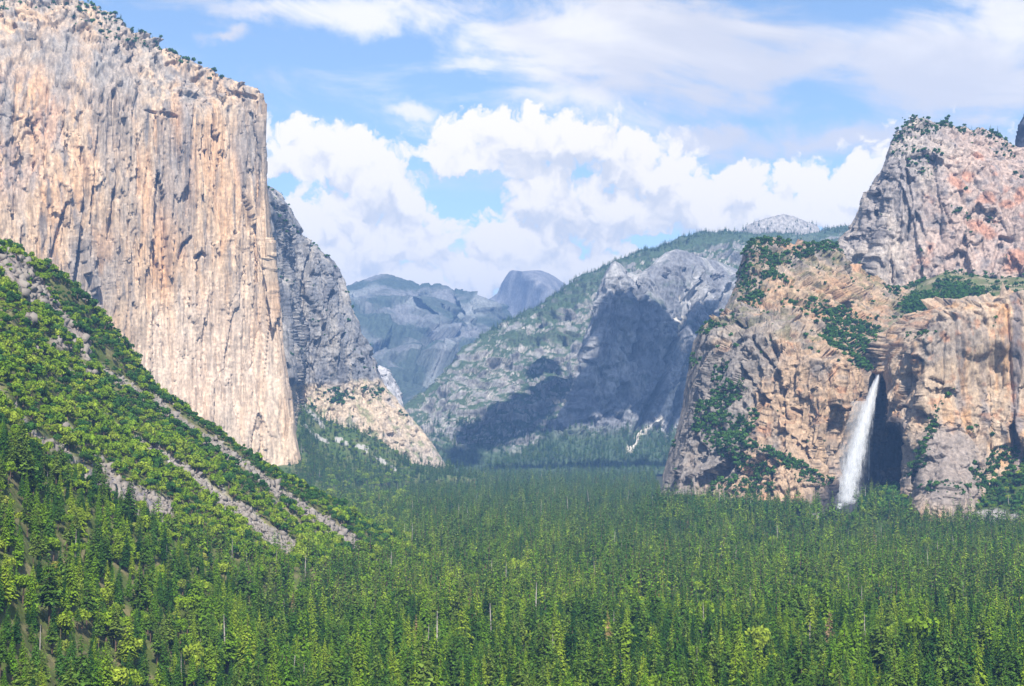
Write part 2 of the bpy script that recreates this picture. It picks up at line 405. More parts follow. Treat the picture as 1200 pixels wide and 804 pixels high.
# --- lower right massif with the alcove of the waterfall
def build_right_massif():
    xs = (.0, .08, .2, .4, .56, .65, .71, .80, .92, 1.)
    def row(y0, y1, l, r, Ds):
        return [(l+(r-l)*x, y0+(y1-y0)*x, D) for x, D in zip(xs, Ds)]
    rails = [
        row(622, 622, 770, 1085, (2760, 2650, 2600, 2560, 2540, 2600, 2650, 2690, 2700, 2700)),
        row(560, 575, 778, 1085, (2900, 2740, 2680, 2600, 2570, 2650, 2710, 2760, 2770, 2770)),
        row(530, 545, 785, 1085, (2930, 2770, 2700, 2630, 2590, 2650, 2715, 2765, 2780, 2785)),
        row(500, 515, 794, 1085, (2950, 2800, 2720, 2650, 2600, 2640, 2715, 2770, 2785, 2790)),
        row(470, 485, 801, 1085, (2970, 2830, 2740, 2665, 2605, 2615, 2695, 2770, 2790, 2790)),
        row(440, 458, 806, 1080, (2985, 2850, 2760, 2680, 2620, 2620, 2700, 2780, 2795, 2795)),
        row(412, 442, 812, 1070, (3000, 2865, 2780, 2700, 2640, 2645, 2710, 2780, 2795, 2795)),
        [(818, 394, 3010), (838, 388, 2900), (870, 392, 2820), (910, 398, 2770), (945, 405, 2740), (975, 419, 2720), (1000, 430, 2745), (1014, 436, 2765), (1024, 440, 2770), (1032, 441, 2770), (1066, 434, 2800)],
        [(838, 377, 3040), (850, 372, 2960), (880, 368, 2900), (920, 372, 2870), (960, 385, 2860), (1000, 410, 2880), (1030, 422, 2900), (1060, 420, 2920)],
        [(857, 345, 3100), (868, 340, 3010), (890, 335, 2990), (930, 338, 2980), (970, 350, 3000), (1010, 370, 3040), (1065, 392, 3080)],
        [(868, 312, 3150), (880, 308, 3070), (900, 308, 3060), (930, 312, 3060), (970, 322, 3100), (1010, 345, 3150), (1070, 368, 3200)],
        [(873, 296, 3180), (880, 288, 3130), (890, 284, 3120), (905, 282, 3130), (918, 285, 3140), (930, 289, 3150), (940, 293, 3170), (955, 296, 3180), (975, 301, 3200), (1000, 316, 3230), (1030, 334, 3280), (1070, 352, 3330)]]
    nv = [36, 38, 36, 36, 34, 34, 26, 20, 28, 28, 20, 8]
    P = loft(rails, 400, nv, back=[(85, 300, -160)], wrapL=(110, 420, -40), nw=24)
    PX, PY = to_px(P)
    n = fbm(P/120., 4)
    rim = np.interp(PX, [780, 838, 900, 945, 975, 1028, 1100], [394, 388, 396, 405, 419, 438, 434])
    face = sstep(-8, 8, PY-rim)
    alc = sstep(985, 1005, PX-.15*(PY-440)*-1)*face
    d = (14*fbm(P*np.array([1/70., 1/70., 1/260.]), 4, ridged=True)+8*fbm(P*np.array([1/24., 1/24., 1/120.]), 3, ridged=True))*face*(1-.4*alc)+12*fbm(P/90., 5)+9*fbm(P/38., 4, ridged=True)+5*fbm(P/14., 4, ridged=True)+(1-face)*8*fbm(P/22., 3, ridged=True)
    d += 14*sstep(.0, .09, fbm(P*np.array([1/70., 1/70., 1/110.])+3, 3))*face*(1-alc)
    d = d*.5+facets(P, (60, 60, 180), .22, 9, 31)+facets(P, (24, 24, 75), .26, 3.6, 32)+facets(P, (11, 11, 30), .3, 1.4, 33)
    gz = np.abs(np.gradient(PX, axis=1))/(np.linalg.norm(np.gradient(P, axis=1), axis=-1)*F/P[..., 1]); d *= .3+.7*sstep(.12, .5, gz)
    d *= edge_damp(P, 24, 0, 20)
    for line, w, dep in [([(872, 430), (880, 450), (900, 470)], 3.5, 20), ([(905, 400), (915, 450), (925, 500)], 2.5, 12), ([(930, 480), (936, 484)], 2.5, 18), ([(885, 400), (905, 430)], 3, 14), ([(850, 420), (845, 520)], 3, 14), ([(820, 450), (835, 560)], 3, 12)]:
        dd, _ = segdist(PX, PY, line); d -= dep*sstep(w, w*.3, dd+2*fbm(P/30., 3))
    P2 = displace(P, d, .35)
    n1 = fbm(P*np.array([1/40., 1/40., 1/160.]), 5); n2 = fbm(P/45.+9, 4); n3 = fbm(P/22.+19, 3)
    col = mix(np.broadcast_to(np.array([.29, .275, .265]), P.shape), np.array([.42, .38, .34]), sstep(-.2, .3, n2))
    warm = np.zeros(PX.shape)
    for cx, cy, rx, ry in [(945, 480, 55, 95), (985, 460, 30, 80), (895, 460, 14, 24), (852, 408, 8, 8), (915, 560, 60, 40), (985, 350, 70, 45), (930, 345, 50, 35), (900, 500, 20, 50), (870, 580, 60, 25), (1000, 390, 20, 25)]:
        warm = np.maximum(warm, sstep(1.15, .55, ell(PX, PY, cx, cy, rx, ry)+.8*n1+.3*n2))
    warm = np.maximum(warm, sstep(.2, .45, n2+.3*n1)*.5)
    col = mix(col, np.array([.56, .42, .29]), warm*.85)
    col = mix(col, np.array([.52, .27, .15]), warm*sstep(.1, .4, fbm(P/26.+50, 4))*.6)
    up = 1-face
    col = mix(col, np.array([.36, .31, .23]), up*sstep(-.1, .2, n3)*.5)
    col = mix(col, np.array([.16, .18, .08]), up*sstep(.0, .25, fbm(P/30.+77, 4))*.65)
    col = mix(col, np.array([.52, .33, .20]), up*sstep(.05, .3, fbm(P*np.array([1/70., 1/70., 1/18.])+17, 4))*.6)
    col = mix(col, np.array([.17, .175, .19]), sstep(.15, .4, n3+.3*n1)*.5)
    wet_shade = sstep(1010, 1024, PX+.22*(PY-440)+5*n2)*face*sstep(-10, 8, PY-444)  # wet rock, coloured blacker still to deepen the alcove's shade
    col = mix(col, np.array([.06, .055, .06]), wet_shade*(.96-.3*sstep(.1, .35, n2)))
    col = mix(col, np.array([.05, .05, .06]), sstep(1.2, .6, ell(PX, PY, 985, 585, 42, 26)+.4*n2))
    col = mix(col, np.array([.25, .245, .25]), sstep(890, 820, PX+40*n2)*.6*face)
    col = mix(col, np.array([.11, .105, .11]), sstep(.22, .42, fbm(P*np.array([1/30., 1/30., 1/60.])+210, 4))*.6)
    col = col*np.array([.74, .68, .62])
    TERRAIN['massif'] = (P2, PX, PY, face)
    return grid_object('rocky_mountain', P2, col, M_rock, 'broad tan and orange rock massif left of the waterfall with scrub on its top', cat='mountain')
build_right_massif()

# --- cliff right of the waterfall
def build_fall_cliff():
    L = [(612, 1062, 2480), (590, 1064, 2500), (560, 1067, 2520), (530, 1067, 2535), (508, 1062, 2550), (497, 1052, 2570), (492, 1043, 2585), (470, 1041, 2620), (450, 1039, 2640)]
    rails = []
    for y, l, Dl in L:
        out = 110*sstep(490, 600, y); D = np.interp(y, [437, 500, 530, 612], [2565, 2548, 2535, 2480])
        rails.append([(l, y, Dl+30), (l+2.5, y, Dl), (1062+max(0, l-1056), y, D+.45*(Dl-D)), (1085, y, D-20-out*.8), (1110, y, D-35-out), (1130, y, D-30-out*.6), (1160, y, D-20), (1200, y, D-40), (1380, y, D-60)])
    rails.append([(1036.5, 437, 2675), (1038.5, 435, 2650), (1060, 416, 2590), (1075, 402, 2545), (1090, 392, 2540), (1110, 375, 2540), (1140, 364, 2545), (1165, 358, 2545), (1200, 352, 2530), (1380, 350, 2500)])
    rails.insert(-1, [(1037, 443, 2672), (1039.5, 441, 2646), (1060, 430, 2580), (1075, 424, 2540), (1090, 418, 2530), (1110, 405, 2525), (1140, 398, 2525), (1165, 392, 2525), (1200, 388, 2510), (1380, 388, 2490)])
    P = loft(rails, 300, [26, 34, 34, 26, 14, 8, 26, 24, 16, 34, 10], back=[(0, 60, 0), (0, 300, 20)], wrapL=(160, 330, 0), nw=40)
    PX, PY = to_px(P)
    d = 7*fbm(P*np.array([1/50., 1/50., 1/300.]), 4, ridged=True)+8*fbm(P/110., 4)+5*fbm(P/25., 4, ridged=True)+3*fbm(P/9., 3, ridged=True)
    d += 9*sstep(.02, .08, fbm(P*np.array([1/90., 1/90., 1/110.])+8, 3))
    d = d*.7+facets(P, (45, 45, 200), .16, 4, 41)+facets(P, (18, 18, 60), .22, 1.6, 42)
    d *= .35+.65*sstep(0, 8, np.abs(PX-1040))
    for line, w, dep in [([(1067, 417), (1069, 440), (1077, 455), (1079, 475), (1085, 488)], 3.6, 42), ([(1052, 480), (1062, 476), (1072, 482)], 2.5, 14), ([(1092, 444), (1106, 450)], 2, 12), ([(1064, 415), (1080, 422)], 2.5, 14), ([(1180, 360), (1190, 520)], 3, 8)]:
        dd, _ = segdist(PX, PY, line); d -= dep*sstep(w, w*.4, dd+1.5*fbm(P/30., 3))
    d += 30*sstep(1082, 1086, PX)*sstep(1100, 1086, PX)*sstep(430, 440, PY)*sstep(500, 480, PY)*.6
    P2 = displace(P, d, .25)
    n1 = fbm(P*np.array([1/25., 1/25., 1/300.]), 5, gain=.6); n2 = fbm(P/50.+4, 4)
    col = mix(np.broadcast_to(np.array([.50, .41, .32]), P.shape), np.array([.58, .38, .22]), sstep(.0, .35, n1))
    col = mix(col, np.array([.30, .28, .28]), sstep(.05, .35, fbm(P*np.array([1/35., 1/35., 1/90.])+31, 4))*.8)
    col = mix(col, np.array([.28, .26, .26]), sstep(1.2, .6, ell(PX, PY, 1110, 550, 42, 55)+.5*n2)*.85)
    col = mix(col, np.array([.30, .28, .27]), sstep(1.2, .6, ell(PX, PY, 1105, 400, 45, 26, -25)+.5*n2)*.75)
    col = mix(col, np.array([.20, .19, .22]), sstep(7, 3, np.abs(PX-1192+6*n2))*.75)
    col = mix(col, np.array([.22, .21, .23]), sstep(5, 2, np.abs(PX-1150+8*n2))*.4)
    col = mix(col, np.array([.52, .26, .14]), sstep(.12, .35, fbm(P/22.+60, 4))*.5*sstep(520, 480, PY))
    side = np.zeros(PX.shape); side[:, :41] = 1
    col = mix(col, np.array([.07, .065, .07]), side*.9)  # alcove-side face near black: wet rock with the recess's shade painted in
    col = mix(col, np.array([.06, .055, .06]), sstep(1.25, .8, ell(PX, PY, 1052, 520, 13, 34)+.3*n2)*.9)  # overhang's shadow beneath the arch, painted into the rock colour
    col = col*np.array([.84, .77, .69])
    TERRAIN['fall_cliff'] = (P2, PX, PY)
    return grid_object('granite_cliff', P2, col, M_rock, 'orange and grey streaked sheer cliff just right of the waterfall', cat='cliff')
build_fall_cliff()

# --- hanging valley above the waterfall
def build_bench():
    rails = [[(955, 430, 2790), (1000, 437, 2775), (1034, 441, 2770), (1060, 425, 2740), (1085, 405, 2700), (1110, 386, 2690), (1160, 370, 2690), (1380, 360, 2660)],
             [(955, 392, 2960), (1000, 398, 2960), (1034, 400, 2960), (1060, 390, 2950), (1085, 378, 2950), (1110, 372, 2950), (1160, 362, 2900), (1380, 350, 2850)],
             [(955, 352, 3250), (1000, 356, 3230), (1034, 356, 3220), (1060, 352, 3220), (1085, 342, 3230), (1110, 336, 3230), (1160, 340, 3150), (1380, 335, 3100)],
             [(955, 342, 3400), (1000, 340, 3400), (1034, 342, 3400), (1060, 340, 3380), (1085, 328, 3380), (1110, 318, 3380), (1160, 326, 3320), (1380, 320, 3300)]]
    P = loft(rails, 260, [50, 50, 24, 4], back=[(0, 200, 0)])
    PX, PY = to_px(P)
    P2 = displace(P, 12*fbm(P/110., 4)+4*fbm(P/25., 4), 1)
    n = fbm(P/35., 4)
    col = mix(np.broadcast_to(np.array([.115, .12, .055]), P.shape), np.array([.26, .22, .15]), sstep(-.05, .3, n))
    col = mix(col, VEG*1.3, sstep(.0, .25, fbm(P/28.+60, 4))*.6)
    TERRAIN['bench'] = (P2, PX, PY)
    return grid_object('hillside', P2, col, M_soil, 'sloping scrubby hanging valley between the cliffs just above the waterfall lip', cat='hillside')
build_bench()

# --- high peak on the right
def build_peak():
    rails = [
        [(960, 380, 3480), (1000, 380, 3400), (1060, 380, 3330), (1130, 375, 3280), (1200, 372, 3260), (1420, 370, 3260)],
        [(971, 330, 3560), (985, 335, 3490), (1010, 340, 3440), (1060, 345, 3390), (1130, 340, 3340), (1200, 340, 3300), (1420, 340, 3300)],
        [(979, 297, 3600), (990, 298, 3520), (1012, 300, 3460), (1021, 300, 3480), (1030, 300, 3430), (1100, 300, 3390), (1200, 305, 3330), (1420, 305, 3330)],
        [(985, 284, 3610), (1000, 284, 3530), (1018, 284, 3470), (1024, 284, 3490), (1034, 282, 3440), (1100, 280, 3400), (1200, 285, 3350), (1420, 290, 3340)],
        [(1003, 262, 3610), (1014, 262, 3540), (1025, 262, 3480), (1030, 262, 3500), (1038, 260, 3450), (1100, 258, 3410), (1200, 264, 3360), (1420, 272, 3350)],
        [(1011, 240, 3610), (1020, 240, 3550), (1029, 240, 3490), (1033, 240, 3500), (1040, 238, 3460), (1100, 236, 3420), (1200, 244, 3380), (1420, 255, 3370)],
        [(1022, 218, 3610), (1027, 218, 3550), (1034, 216, 3490), (1036, 216, 3500), (1044, 214, 3465), (1100, 212, 3430), (1200, 224, 3400), (1420, 245, 3390)],
        [(1036, 197, 3560), (1040, 196, 3510), (1050, 194, 3470), (1100, 188, 3450), (1150, 192, 3440), (1200, 204, 3430), (1420, 235, 3410)],
        [(1043, 178, 3580), (1048, 174, 3530), (1060, 168, 3500), (1100, 165, 3490), (1150, 174, 3480), (1200, 189, 3470), (1420, 228, 3430)],
        [(1050, 161, 3600), (1056, 156, 3570), (1064, 150, 3560), (1071, 144, 3560), (1080, 142, 3560), (1090, 141, 3560), (1102, 144, 3560), (1110, 145, 3560), (1120, 148, 3550), (1132, 150, 3550), (1150, 155, 3540), (1170, 164, 3530), (1185, 170, 3520), (1200, 174, 3510), (1250, 186, 3500), (1420, 222, 3460)]]
    P = loft(rails, 380, [20, 44, 18, 26, 26, 26, 26, 26, 26, 8], back=[(90, 260, -90)], wrapL=(190, 420, -60), nw=24)
    PX, PY = to_px(P)
    d = 13*fbm(P*np.array([1/70., 1/70., 1/240.]), 4, ridged=True)+14*fbm(P/150., 4)+9*fbm(P/42., 5, ridged=True)+5*fbm(P/14., 4, ridged=True)
    d += 9*fbm(P*np.array([1/26., 1/26., 1/110.])+7, 3, ridged=True)*sstep(1120, 1040, PX)
    d = d*.5+facets(P, (65, 65, 240), .18, 8, 51)+facets(P, (26, 26, 90), .24, 3.4, 52)+facets(P, (12, 12, 34), .3, 1.4, 53)
    d *= edge_damp(P, 24, 0, 14)
    for line, w, dep in [([(1016, 318), (1022, 290), (1028, 250), (1036, 205)], 2.6, 30), ([(1062, 200), (1068, 240), (1062, 280)], 3, 14), ([(1078, 320), (1090, 290)], 2.5, 12), ([(1105, 240), (1112, 262)], 2, 12), ([(1158, 330), (1172, 280)], 3, 12), ([(1172, 278), (1185, 282)], 3, 16)]:
        dd, _ = segdist(PX, PY, line); d -= dep*sstep(w, w*.3, dd+2*fbm(P/30., 3))
    P2 = displace(P, d, .35)
    n1 = fbm(P*np.array([1/60., 1/60., 1/160.]), 5); n2 = fbm(P/60.+4, 4); n3 = fbm(P/25.+5, 4)
    col = mix(np.broadcast_to(np.array([.36, .34, .34]), P.shape), np.array([.50, .46, .42]), sstep(-.25, .25, n1))
    rt = sstep(1050, 1130, PX+.3*(PY-240)+30*n2)
    col = mix(col, np.array([.54, .42, .36]), rt*.75)
    col = mix(col, np.array([.27, .26, .27]), sstep(.0, .3, n3)*.6)
    red = sstep(.22, .42, fbm(P*np.array([1/60., 1/60., 1/45.])+44, 4))*rt
    for cx, cy, rx, ry, rot in [(1122, 215, 18, 7, 40), (1133, 208, 8, 8, 30), (1155, 235, 14, 8, 0), (1150, 268, 20, 9, 20), (1160, 274, 10, 8, 0), (1190, 305, 16, 14, 0), (1195, 230, 8, 10, 0), (1068, 345, 10, 14, 0), (1180, 240, 10, 5, 0)]:
        red = np.maximum(red, sstep(1.2, .5, ell(PX, PY, cx, cy, rx, ry, rot)+.6*n3))
    col = mix(col, np.array([.56, .30, .20]), red*.8)
    col = mix(col, np.array([.17, .165, .175]), sstep(.25, .45, n3+.2*n1)*.55)
    col = col*np.array([.76, .71, .67])
    TERRAIN['peak'] = (P2, PX, PY)
    return grid_object('granite_peak', P2, col, M_rock, 'tall pinkish grey granite peak at the upper right with shrubs on its summit', cat='peak')
build_peak()

# --- spire on the right edge, its shade put into the rock colour
def build_spire():
    ys = np.linspace(230, 128, 60); th = np.linspace(0, 2*math.pi, 48)
    c = pt(1211, ys, 3720); R_ = np.interp(ys, [128, 131, 140, 150, 172, 230], [6, 14, 27, 33, 36, 48])
    P = c[:, None]+np.stack([np.cos(th)[None]*R_[:, None], np.sin(th)[None]*R_[:, None]*1.3, 0*R_[:, None]+0*th[None]], -1)
    d = 14*fbm(P*np.array([1/40., 1/40., 1/90.]), 4)+facets(P, (26, 26, 60), .3, 5, 7)+4*fbm(P/14., 3, ridged=True); d[:, -1] = d[:, 0]
    n = P-c[:, None]; n /= np.linalg.norm(n, axis=-1)[..., None]+1e-9
    P2 = P+n*d[..., None]
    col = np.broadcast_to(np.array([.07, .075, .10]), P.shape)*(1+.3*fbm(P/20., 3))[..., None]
    return grid_object('rock_spire', P2, col, M_rock, 'rock spire coloured dark as if shaded, rising at the right edge behind the high peak', cat='spire')
build_spire()

# --- wooded apron at the foot of the right cliffs
def build_right_apron():
    rails = [[(730, 640, 2150), (850, 640, 2150), (1000, 640, 2150), (1100, 640, 2130), (1200, 640, 2100), (1400, 640, 2100)],
             [(730, 605, 2400), (850, 604, 2400), (960, 603, 2410), (1000, 598, 2440), (1045, 590, 2450), (1100, 606, 2400), (1150, 600, 2380), (1200, 590, 2360), (1400, 580, 2350)],
             [(730, 590, 2600), (850, 590, 2600), (960, 600, 2520), (1000, 592, 2560), (1045, 574, 2600), (1080, 590, 2500), (1120, 592, 2480), (1150, 572, 2480), (1200, 548, 2480), (1400, 530, 2450)],
             [(730, 588, 2700), (850, 590, 2700), (960, 602, 2600), (1000, 594, 2640), (1045, 568, 2760), (1080, 588, 2600), (1120, 585, 2560), (1150, 555, 2560), (1200, 528, 2560), (1400, 510, 2540)]]
    P = loft(rails, 330, [40, 40, 30])
    P[0, :, 2] = -2
    P[..., 2] = -3+(P[..., 2]+3)*sstep(0, 26, np.arange(P.shape[1])*1.0)[None]
    PX, PY = to_px(P)
    P2 = displace(P, 4*fbm(P/60., 4)+1.5*fbm(P/12., 3), 1)
    n = fbm(P/30., 4)
    rockm = np.zeros(PX.shape)
    for cx, cy, rx, ry in [(975, 600, 30, 10), (1160, 604, 34, 7), (1112, 590, 22, 7), (990, 592, 22, 9)]:
        rockm = np.maximum(rockm, sstep(1.2, .7, ell(PX, PY, cx, cy, rx, ry)+.5*n))
    col = mix(np.broadcast_to(VEG, P.shape), np.array([.33, .30, .29]), rockm)
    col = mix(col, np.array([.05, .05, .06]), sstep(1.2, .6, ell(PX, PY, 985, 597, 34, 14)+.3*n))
    TERRAIN['right_apron'] = (P2, PX, PY, rockm)
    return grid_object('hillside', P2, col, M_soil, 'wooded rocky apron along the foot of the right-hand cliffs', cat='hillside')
build_right_apron()

# --- near left slope
SCREE = [([(132, 440), (170, 462), (215, 492), (260, 525), (310, 562), (350, 592), (390, 618), (420, 640)], 6, 9),
         ([(-40, 425), (0, 457), (20, 476), (40, 500)], 5, 5), ([(30, 500), (75, 530), (110, 560), (150, 578), (190, 598)], 6, 20), ([(160, 515), (200, 540), (240, 570), (290, 605), (340, 642)], 4, 15),
         ([(72, 488), (88, 506)], 6, 4), ([(105, 522), (130, 555), (150, 585)], 4, 9), ([(42, 408), (55, 418)], 3, 3), ([(76, 432), (92, 446)], 3, 2), ([(112, 482), (126, 490)], 5, 5), ([(134, 498), (146, 506)], 3, 3),
         ([(320, 585), (360, 620), (385, 632)], 5, 5), ([(52, 462), (64, 468)], 4, 3), ([(120, 430), (135, 445)], 4, 4), ([(46, 710), (60, 714)], 3, 2)]
def scree_mask(PX, PY, n=0):
    s = np.zeros(np.shape(PX))
    for line, w0, w1 in SCREE:
        dd, t = segdist(PX, PY, line); w = (w0+(w1-w0)*t)*.78
        s = np.maximum(s, sstep(1.15, .75, dd/w+n))
    return s
def outcrop_mask(PX, PY, n=0):
    s = np.zeros(np.shape(PX))
    for line, w in [([(-5, 303), (15, 312), (38, 340)], 15), ([(50, 352), (80, 384), (98, 404), (102, 436)], 6), ([(62, 402), (76, 408)], 6), ([(30, 370), (42, 380)], 4)]:
        dd, t = segdist(PX, PY, line); s = np.maximum(s, sstep(1.2, .7, dd/w+n))
    return s
RIDGE = [(-320, 60), (-150, 190), (-60, 262), (0, 292), (14, 291), (22, 299), (32, 318), (40, 334), (52, 348), (70, 372), (85, 384), (98, 398), (104, 410), (108, 424), (120, 432), (135, 440), (160, 455), (200, 481), (250, 516), (300, 546), (350, 576), (400, 603), (440, 624), (485, 648)]
def build_slope():
    def rr(px): return 1640+np.interp(px, [-320, 0, 200, 350, 485], [60, 0, 40, 130, 330])
    top = [(x, y, rr(x)) for x, y in RIDGE]
    zb = lambda px: np.interp(px, [-320, 0, 200, 350, 485], [70, 34, 8, -4, -6])
    bot = []
    for x in (-320, -100, 0, 100, 200, 300, 400, 485):
        y = np.interp(x, [-320, 0, 200, 350, 485], [900, 850, 800, 745, 690]); z = zb(x)
        bot.append((x, y, (CAMZ-z)*F/(y-502)))
    A = np.array(top); B = np.array(bot)
    uu = np.linspace(0, 1, 30)
    def rs(R): return np.stack([np.interp(-320+805*uu, R[:, 0], R[:, j]) for j in range(3)], -1)
    A_, B_ = rs(A), rs(B); wa, wb = pt(*A_.T), pt(*B_.T)
    rails = [bot]
    for k, sag in ((.3, -14), (.6, -16), (.85, -6)):
        w = wb*(1-k)+wa*k; w[:, 2] += sag*np.clip((485-A_[:, 0])/300., 0, 1)
        x, y = to_px(w); rails.append(list(zip(x, y, w[:, 1])))
    rails.append(top)
    P = loft(rails, 560, [110, 120, 120, 80, 20, 20], back=[(20, 50, -12), (120, 420, -260)])
    PX, PY = to_px(P)
    n = fbm(P/18., 4); sc = scree_mask(PX, PY, 1.0*n+.5*fbm(P/7., 3)); oc = outcrop_mask(PX, PY, .8*n)
    d = 8*fbm(P/120., 4)+3*fbm(P/35., 3)-3.5*sc+1.2*fbm(P/6., 3)+oc*(4+9*fbm(P*np.array([1/22., 1/22., 1/40.]), 4))
    edge = sstep(2, 14, np.arange(P.shape[0])[:, None]*1.0)
    dd, _ = segdist(PX, PY, [(106, 405), (107, 440)]); d -= 22*sstep(2.2, .8, dd)
    P2 = displace(P, d*edge, .8)
    col = mix(np.broadcast_to(np.array([.085, .11, .025]), P.shape), np.array([.17, .15, .07]), sstep(-.1, .3, n))
    col = mix(col, np.array([.27, .235, .20]), sc)
    dd, _ = segdist(PX, PY, SCREE[2][0]); col = mix(col, np.array([.20, .18, .19]), sc*sstep(26, 18, dd)*.9)
    dd, _ = segdist(PX, PY, SCREE[3][0]); col = mix(col, np.array([.42, .38, .34]), sc*sstep(16, 10, dd)*.8)
    for cx, cy in [(305, 572), (318, 577), (383, 622), (400, 628)]: col = mix(col, np.array([.38, .17, .09]), sstep(1.2, .4, ell(PX, PY, cx, cy, 9, 5)+n)*sc)
    col = mix(col, np.array([.25, .205, .18]), oc)
    TERRAIN['slope'] = (P2, PX, PY, sc, oc)
    return grid_object('hillside', P2, col, M_soil, 'steep brushy hillside with grey scree chutes running down it on the left', cat='hillside')
build_slope()

# --- distant ridges
def build_far():
    # bluish domes on the left
    top = [(330, 400), (370, 372), (395, 350), (405, 341), (430, 331), (440, 327), (450, 325), (458, 326), (470, 331), (482, 335), (493, 341), (499, 336), (505, 341), (513, 336), (521, 339), (528, 348), (540, 351), (552, 354), (560, 360), (572, 376), (590, 398), (640, 430)]
    rails = [[(330, 560, 7200), (480, 560, 7300), (640, 560, 7400)], [(330, 480, 8200), (400, 470, 8200), (470, 475, 8300), (560, 475, 8600), (640, 490, 8600)],
             [(330, 430, 9200), (410, 400, 9300), (470, 410, 9400), (540, 410, 9900), (580, 430, 9900), (640, 450, 9900)], [(x, y+14, 10300) for x, y in top], [(x, y, 10700) for x, y in top]]
    P = loft(rails, 300, [60, 70, 60, 20, 10], back=[(0, 900, -300)])
    PX, PY = to_px(P)
    far = sstep(335, 380, PY)
    d = 170*fbm(P/1500.*np.array([1, 1, 1.4])+3.3, 5, ridged=True)*far+60*fbm(P/500., 5, ridged=True)*(.2+.8*far)+30*fbm(P/140., 4, ridged=True)
    d += (facets(P, (420, 420, 300), .3, 40, 91)+facets(P, (150, 150, 110), .35, 14, 92))*(.15+.85*far)
    P2 = displace(P, d, .5)
    n = fbm(P/400., 5); n2 = fbm(P*np.array([1/250., 1/250., 1/120.]), 4)
    col = mix(np.broadcast_to(np.array([.055, .075, .06]), P.shape), np.array([.17, .17, .175]), sstep(-.15, .35, n+.7*n2))
    for line, w in [([(510, 430), (498, 460), (492, 478)], 8), ([(470, 375), (495, 368), (530, 378)], 7), ([(420, 360), (440, 345)], 10), ([(555, 370), (530, 392)], 8)]:
        dd, _ = segdist(PX, PY, line); col = mix(col, np.array([.32, .32, .32]), sstep(1.2, .4, dd/w+n2)*.45)
    grid_object('mountain', P2, col, M_far, 'long hazy blue ridge of bare domes far away left of the split dome', cat='mountain')
    # dark shoulder in front of it
    top = [(440, 520), (470, 485), (500, 450), (530, 425), (560, 402), (590, 385), (620, 380), (700, 380)]
    # split dome
    rails = [[(500, 520, 10800), (560, 520, 10800), (620, 520, 10800), (760, 520, 10800)],
             [(520, 440, 11800), (560, 430, 11700), (600, 425, 11700), (640, 420, 11800), (760, 430, 12200)],
             [(535, 400, 12500), (560, 392, 12400), (590, 385, 12350), (632, 385, 12150), (650, 385, 12250), (760, 400, 12700)],
             [(545, 372, 12800), (566, 366, 12750), (580, 362, 12800), (590, 362, 12750), (638, 362, 12250), (646, 362, 12320), (700, 368, 12900), (760, 385, 13200)],
             [(553, 362, 12900), (572, 354, 12900), (582, 349, 12900), (588, 343, 12850), (634, 340, 12330), (643, 341, 12400), (665, 343, 12650), (700, 362, 13100), (760, 380, 13300)],
             [(556, 361, 12950), (570, 353, 12950), (579, 348, 12950), (585, 341, 12930), (590, 332, 12880), (626, 329, 12420), (636, 328, 12500), (652, 330, 12700), (668, 338, 12900), (700, 359, 13200), (760, 378, 13400)],
             [(558, 359, 13000), (568, 353, 13000), (576, 349, 13000), (583, 344, 13000), (588, 332, 13000), (593, 324, 13000), (597, 318, 12980), (601, 316.5, 12900), (612, 318, 12650), (624, 317, 12800), (634, 317, 12900), (642, 320, 12950), (650, 324, 13000), (658, 330, 13100), (668, 337, 13150), (700, 358, 13300), (760, 376, 13500)]]
    P = loft(rails, 320, [30, 40, 40, 30, 20, 20, 8], back=[(30, 500, -60), (60, 1500, -900)], wrapL=(0, 700, -100))
    PX, PY = to_px(P)
    low = sstep(362, 400, PY)
    d = 22*fbm(P*np.array([1/200., 1/200., 1/700.]), 4)*sstep(330, 345, PY)+low*(120*fbm(P/700., 4, ridged=True)+30*fbm(P/160., 4))
    P2 = displace(P, d, .4)
    n = fbm(P*np.array([1/120., 1/120., 1/500.]), 4)
    col = mix(np.broadcast_to(np.array([.13, .13, .14]), P.shape), np.array([.22, .21, .21]), sstep(-.2, .3, n))
    col = mix(col, np.array([.07, .10, .06]), sstep(365, 400, PY+30*n)*.8)
    grid_object('mountain', P2, col, M_far, 'distant hazy granite dome with one half sheared off at the valley head', cat='mountain')
    # small pale cliff end behind the buttress
    rails = [[(420, 520, 6300), (450, 520, 6200), (482, 520, 6350)], [(430, 458, 6500), (455, 455, 6420), (467, 458, 6500)], [(432, 436, 6600), (445, 430, 6550), (452, 433, 6550), (458, 445, 6600)]]
    P = loft(rails, 50, [50, 24, 6], back=[(0, 200, -30)], wrapR=(-60, 300, 0))
    P2 = displace(P, 10*fbm(P/120., 4, ridged=True)+facets(P, (40, 40, 80), .3, 5, 81), .3)
    grid_object('granite_cliff', P2, np.broadcast_to(np.array([.40, .38, .37]), P.shape)*(1+.3*fbm(P/60., 4))[..., None], M_far, 'small hazy pale cliff peeping out right of the grey buttress', cat='cliff')
build_far()

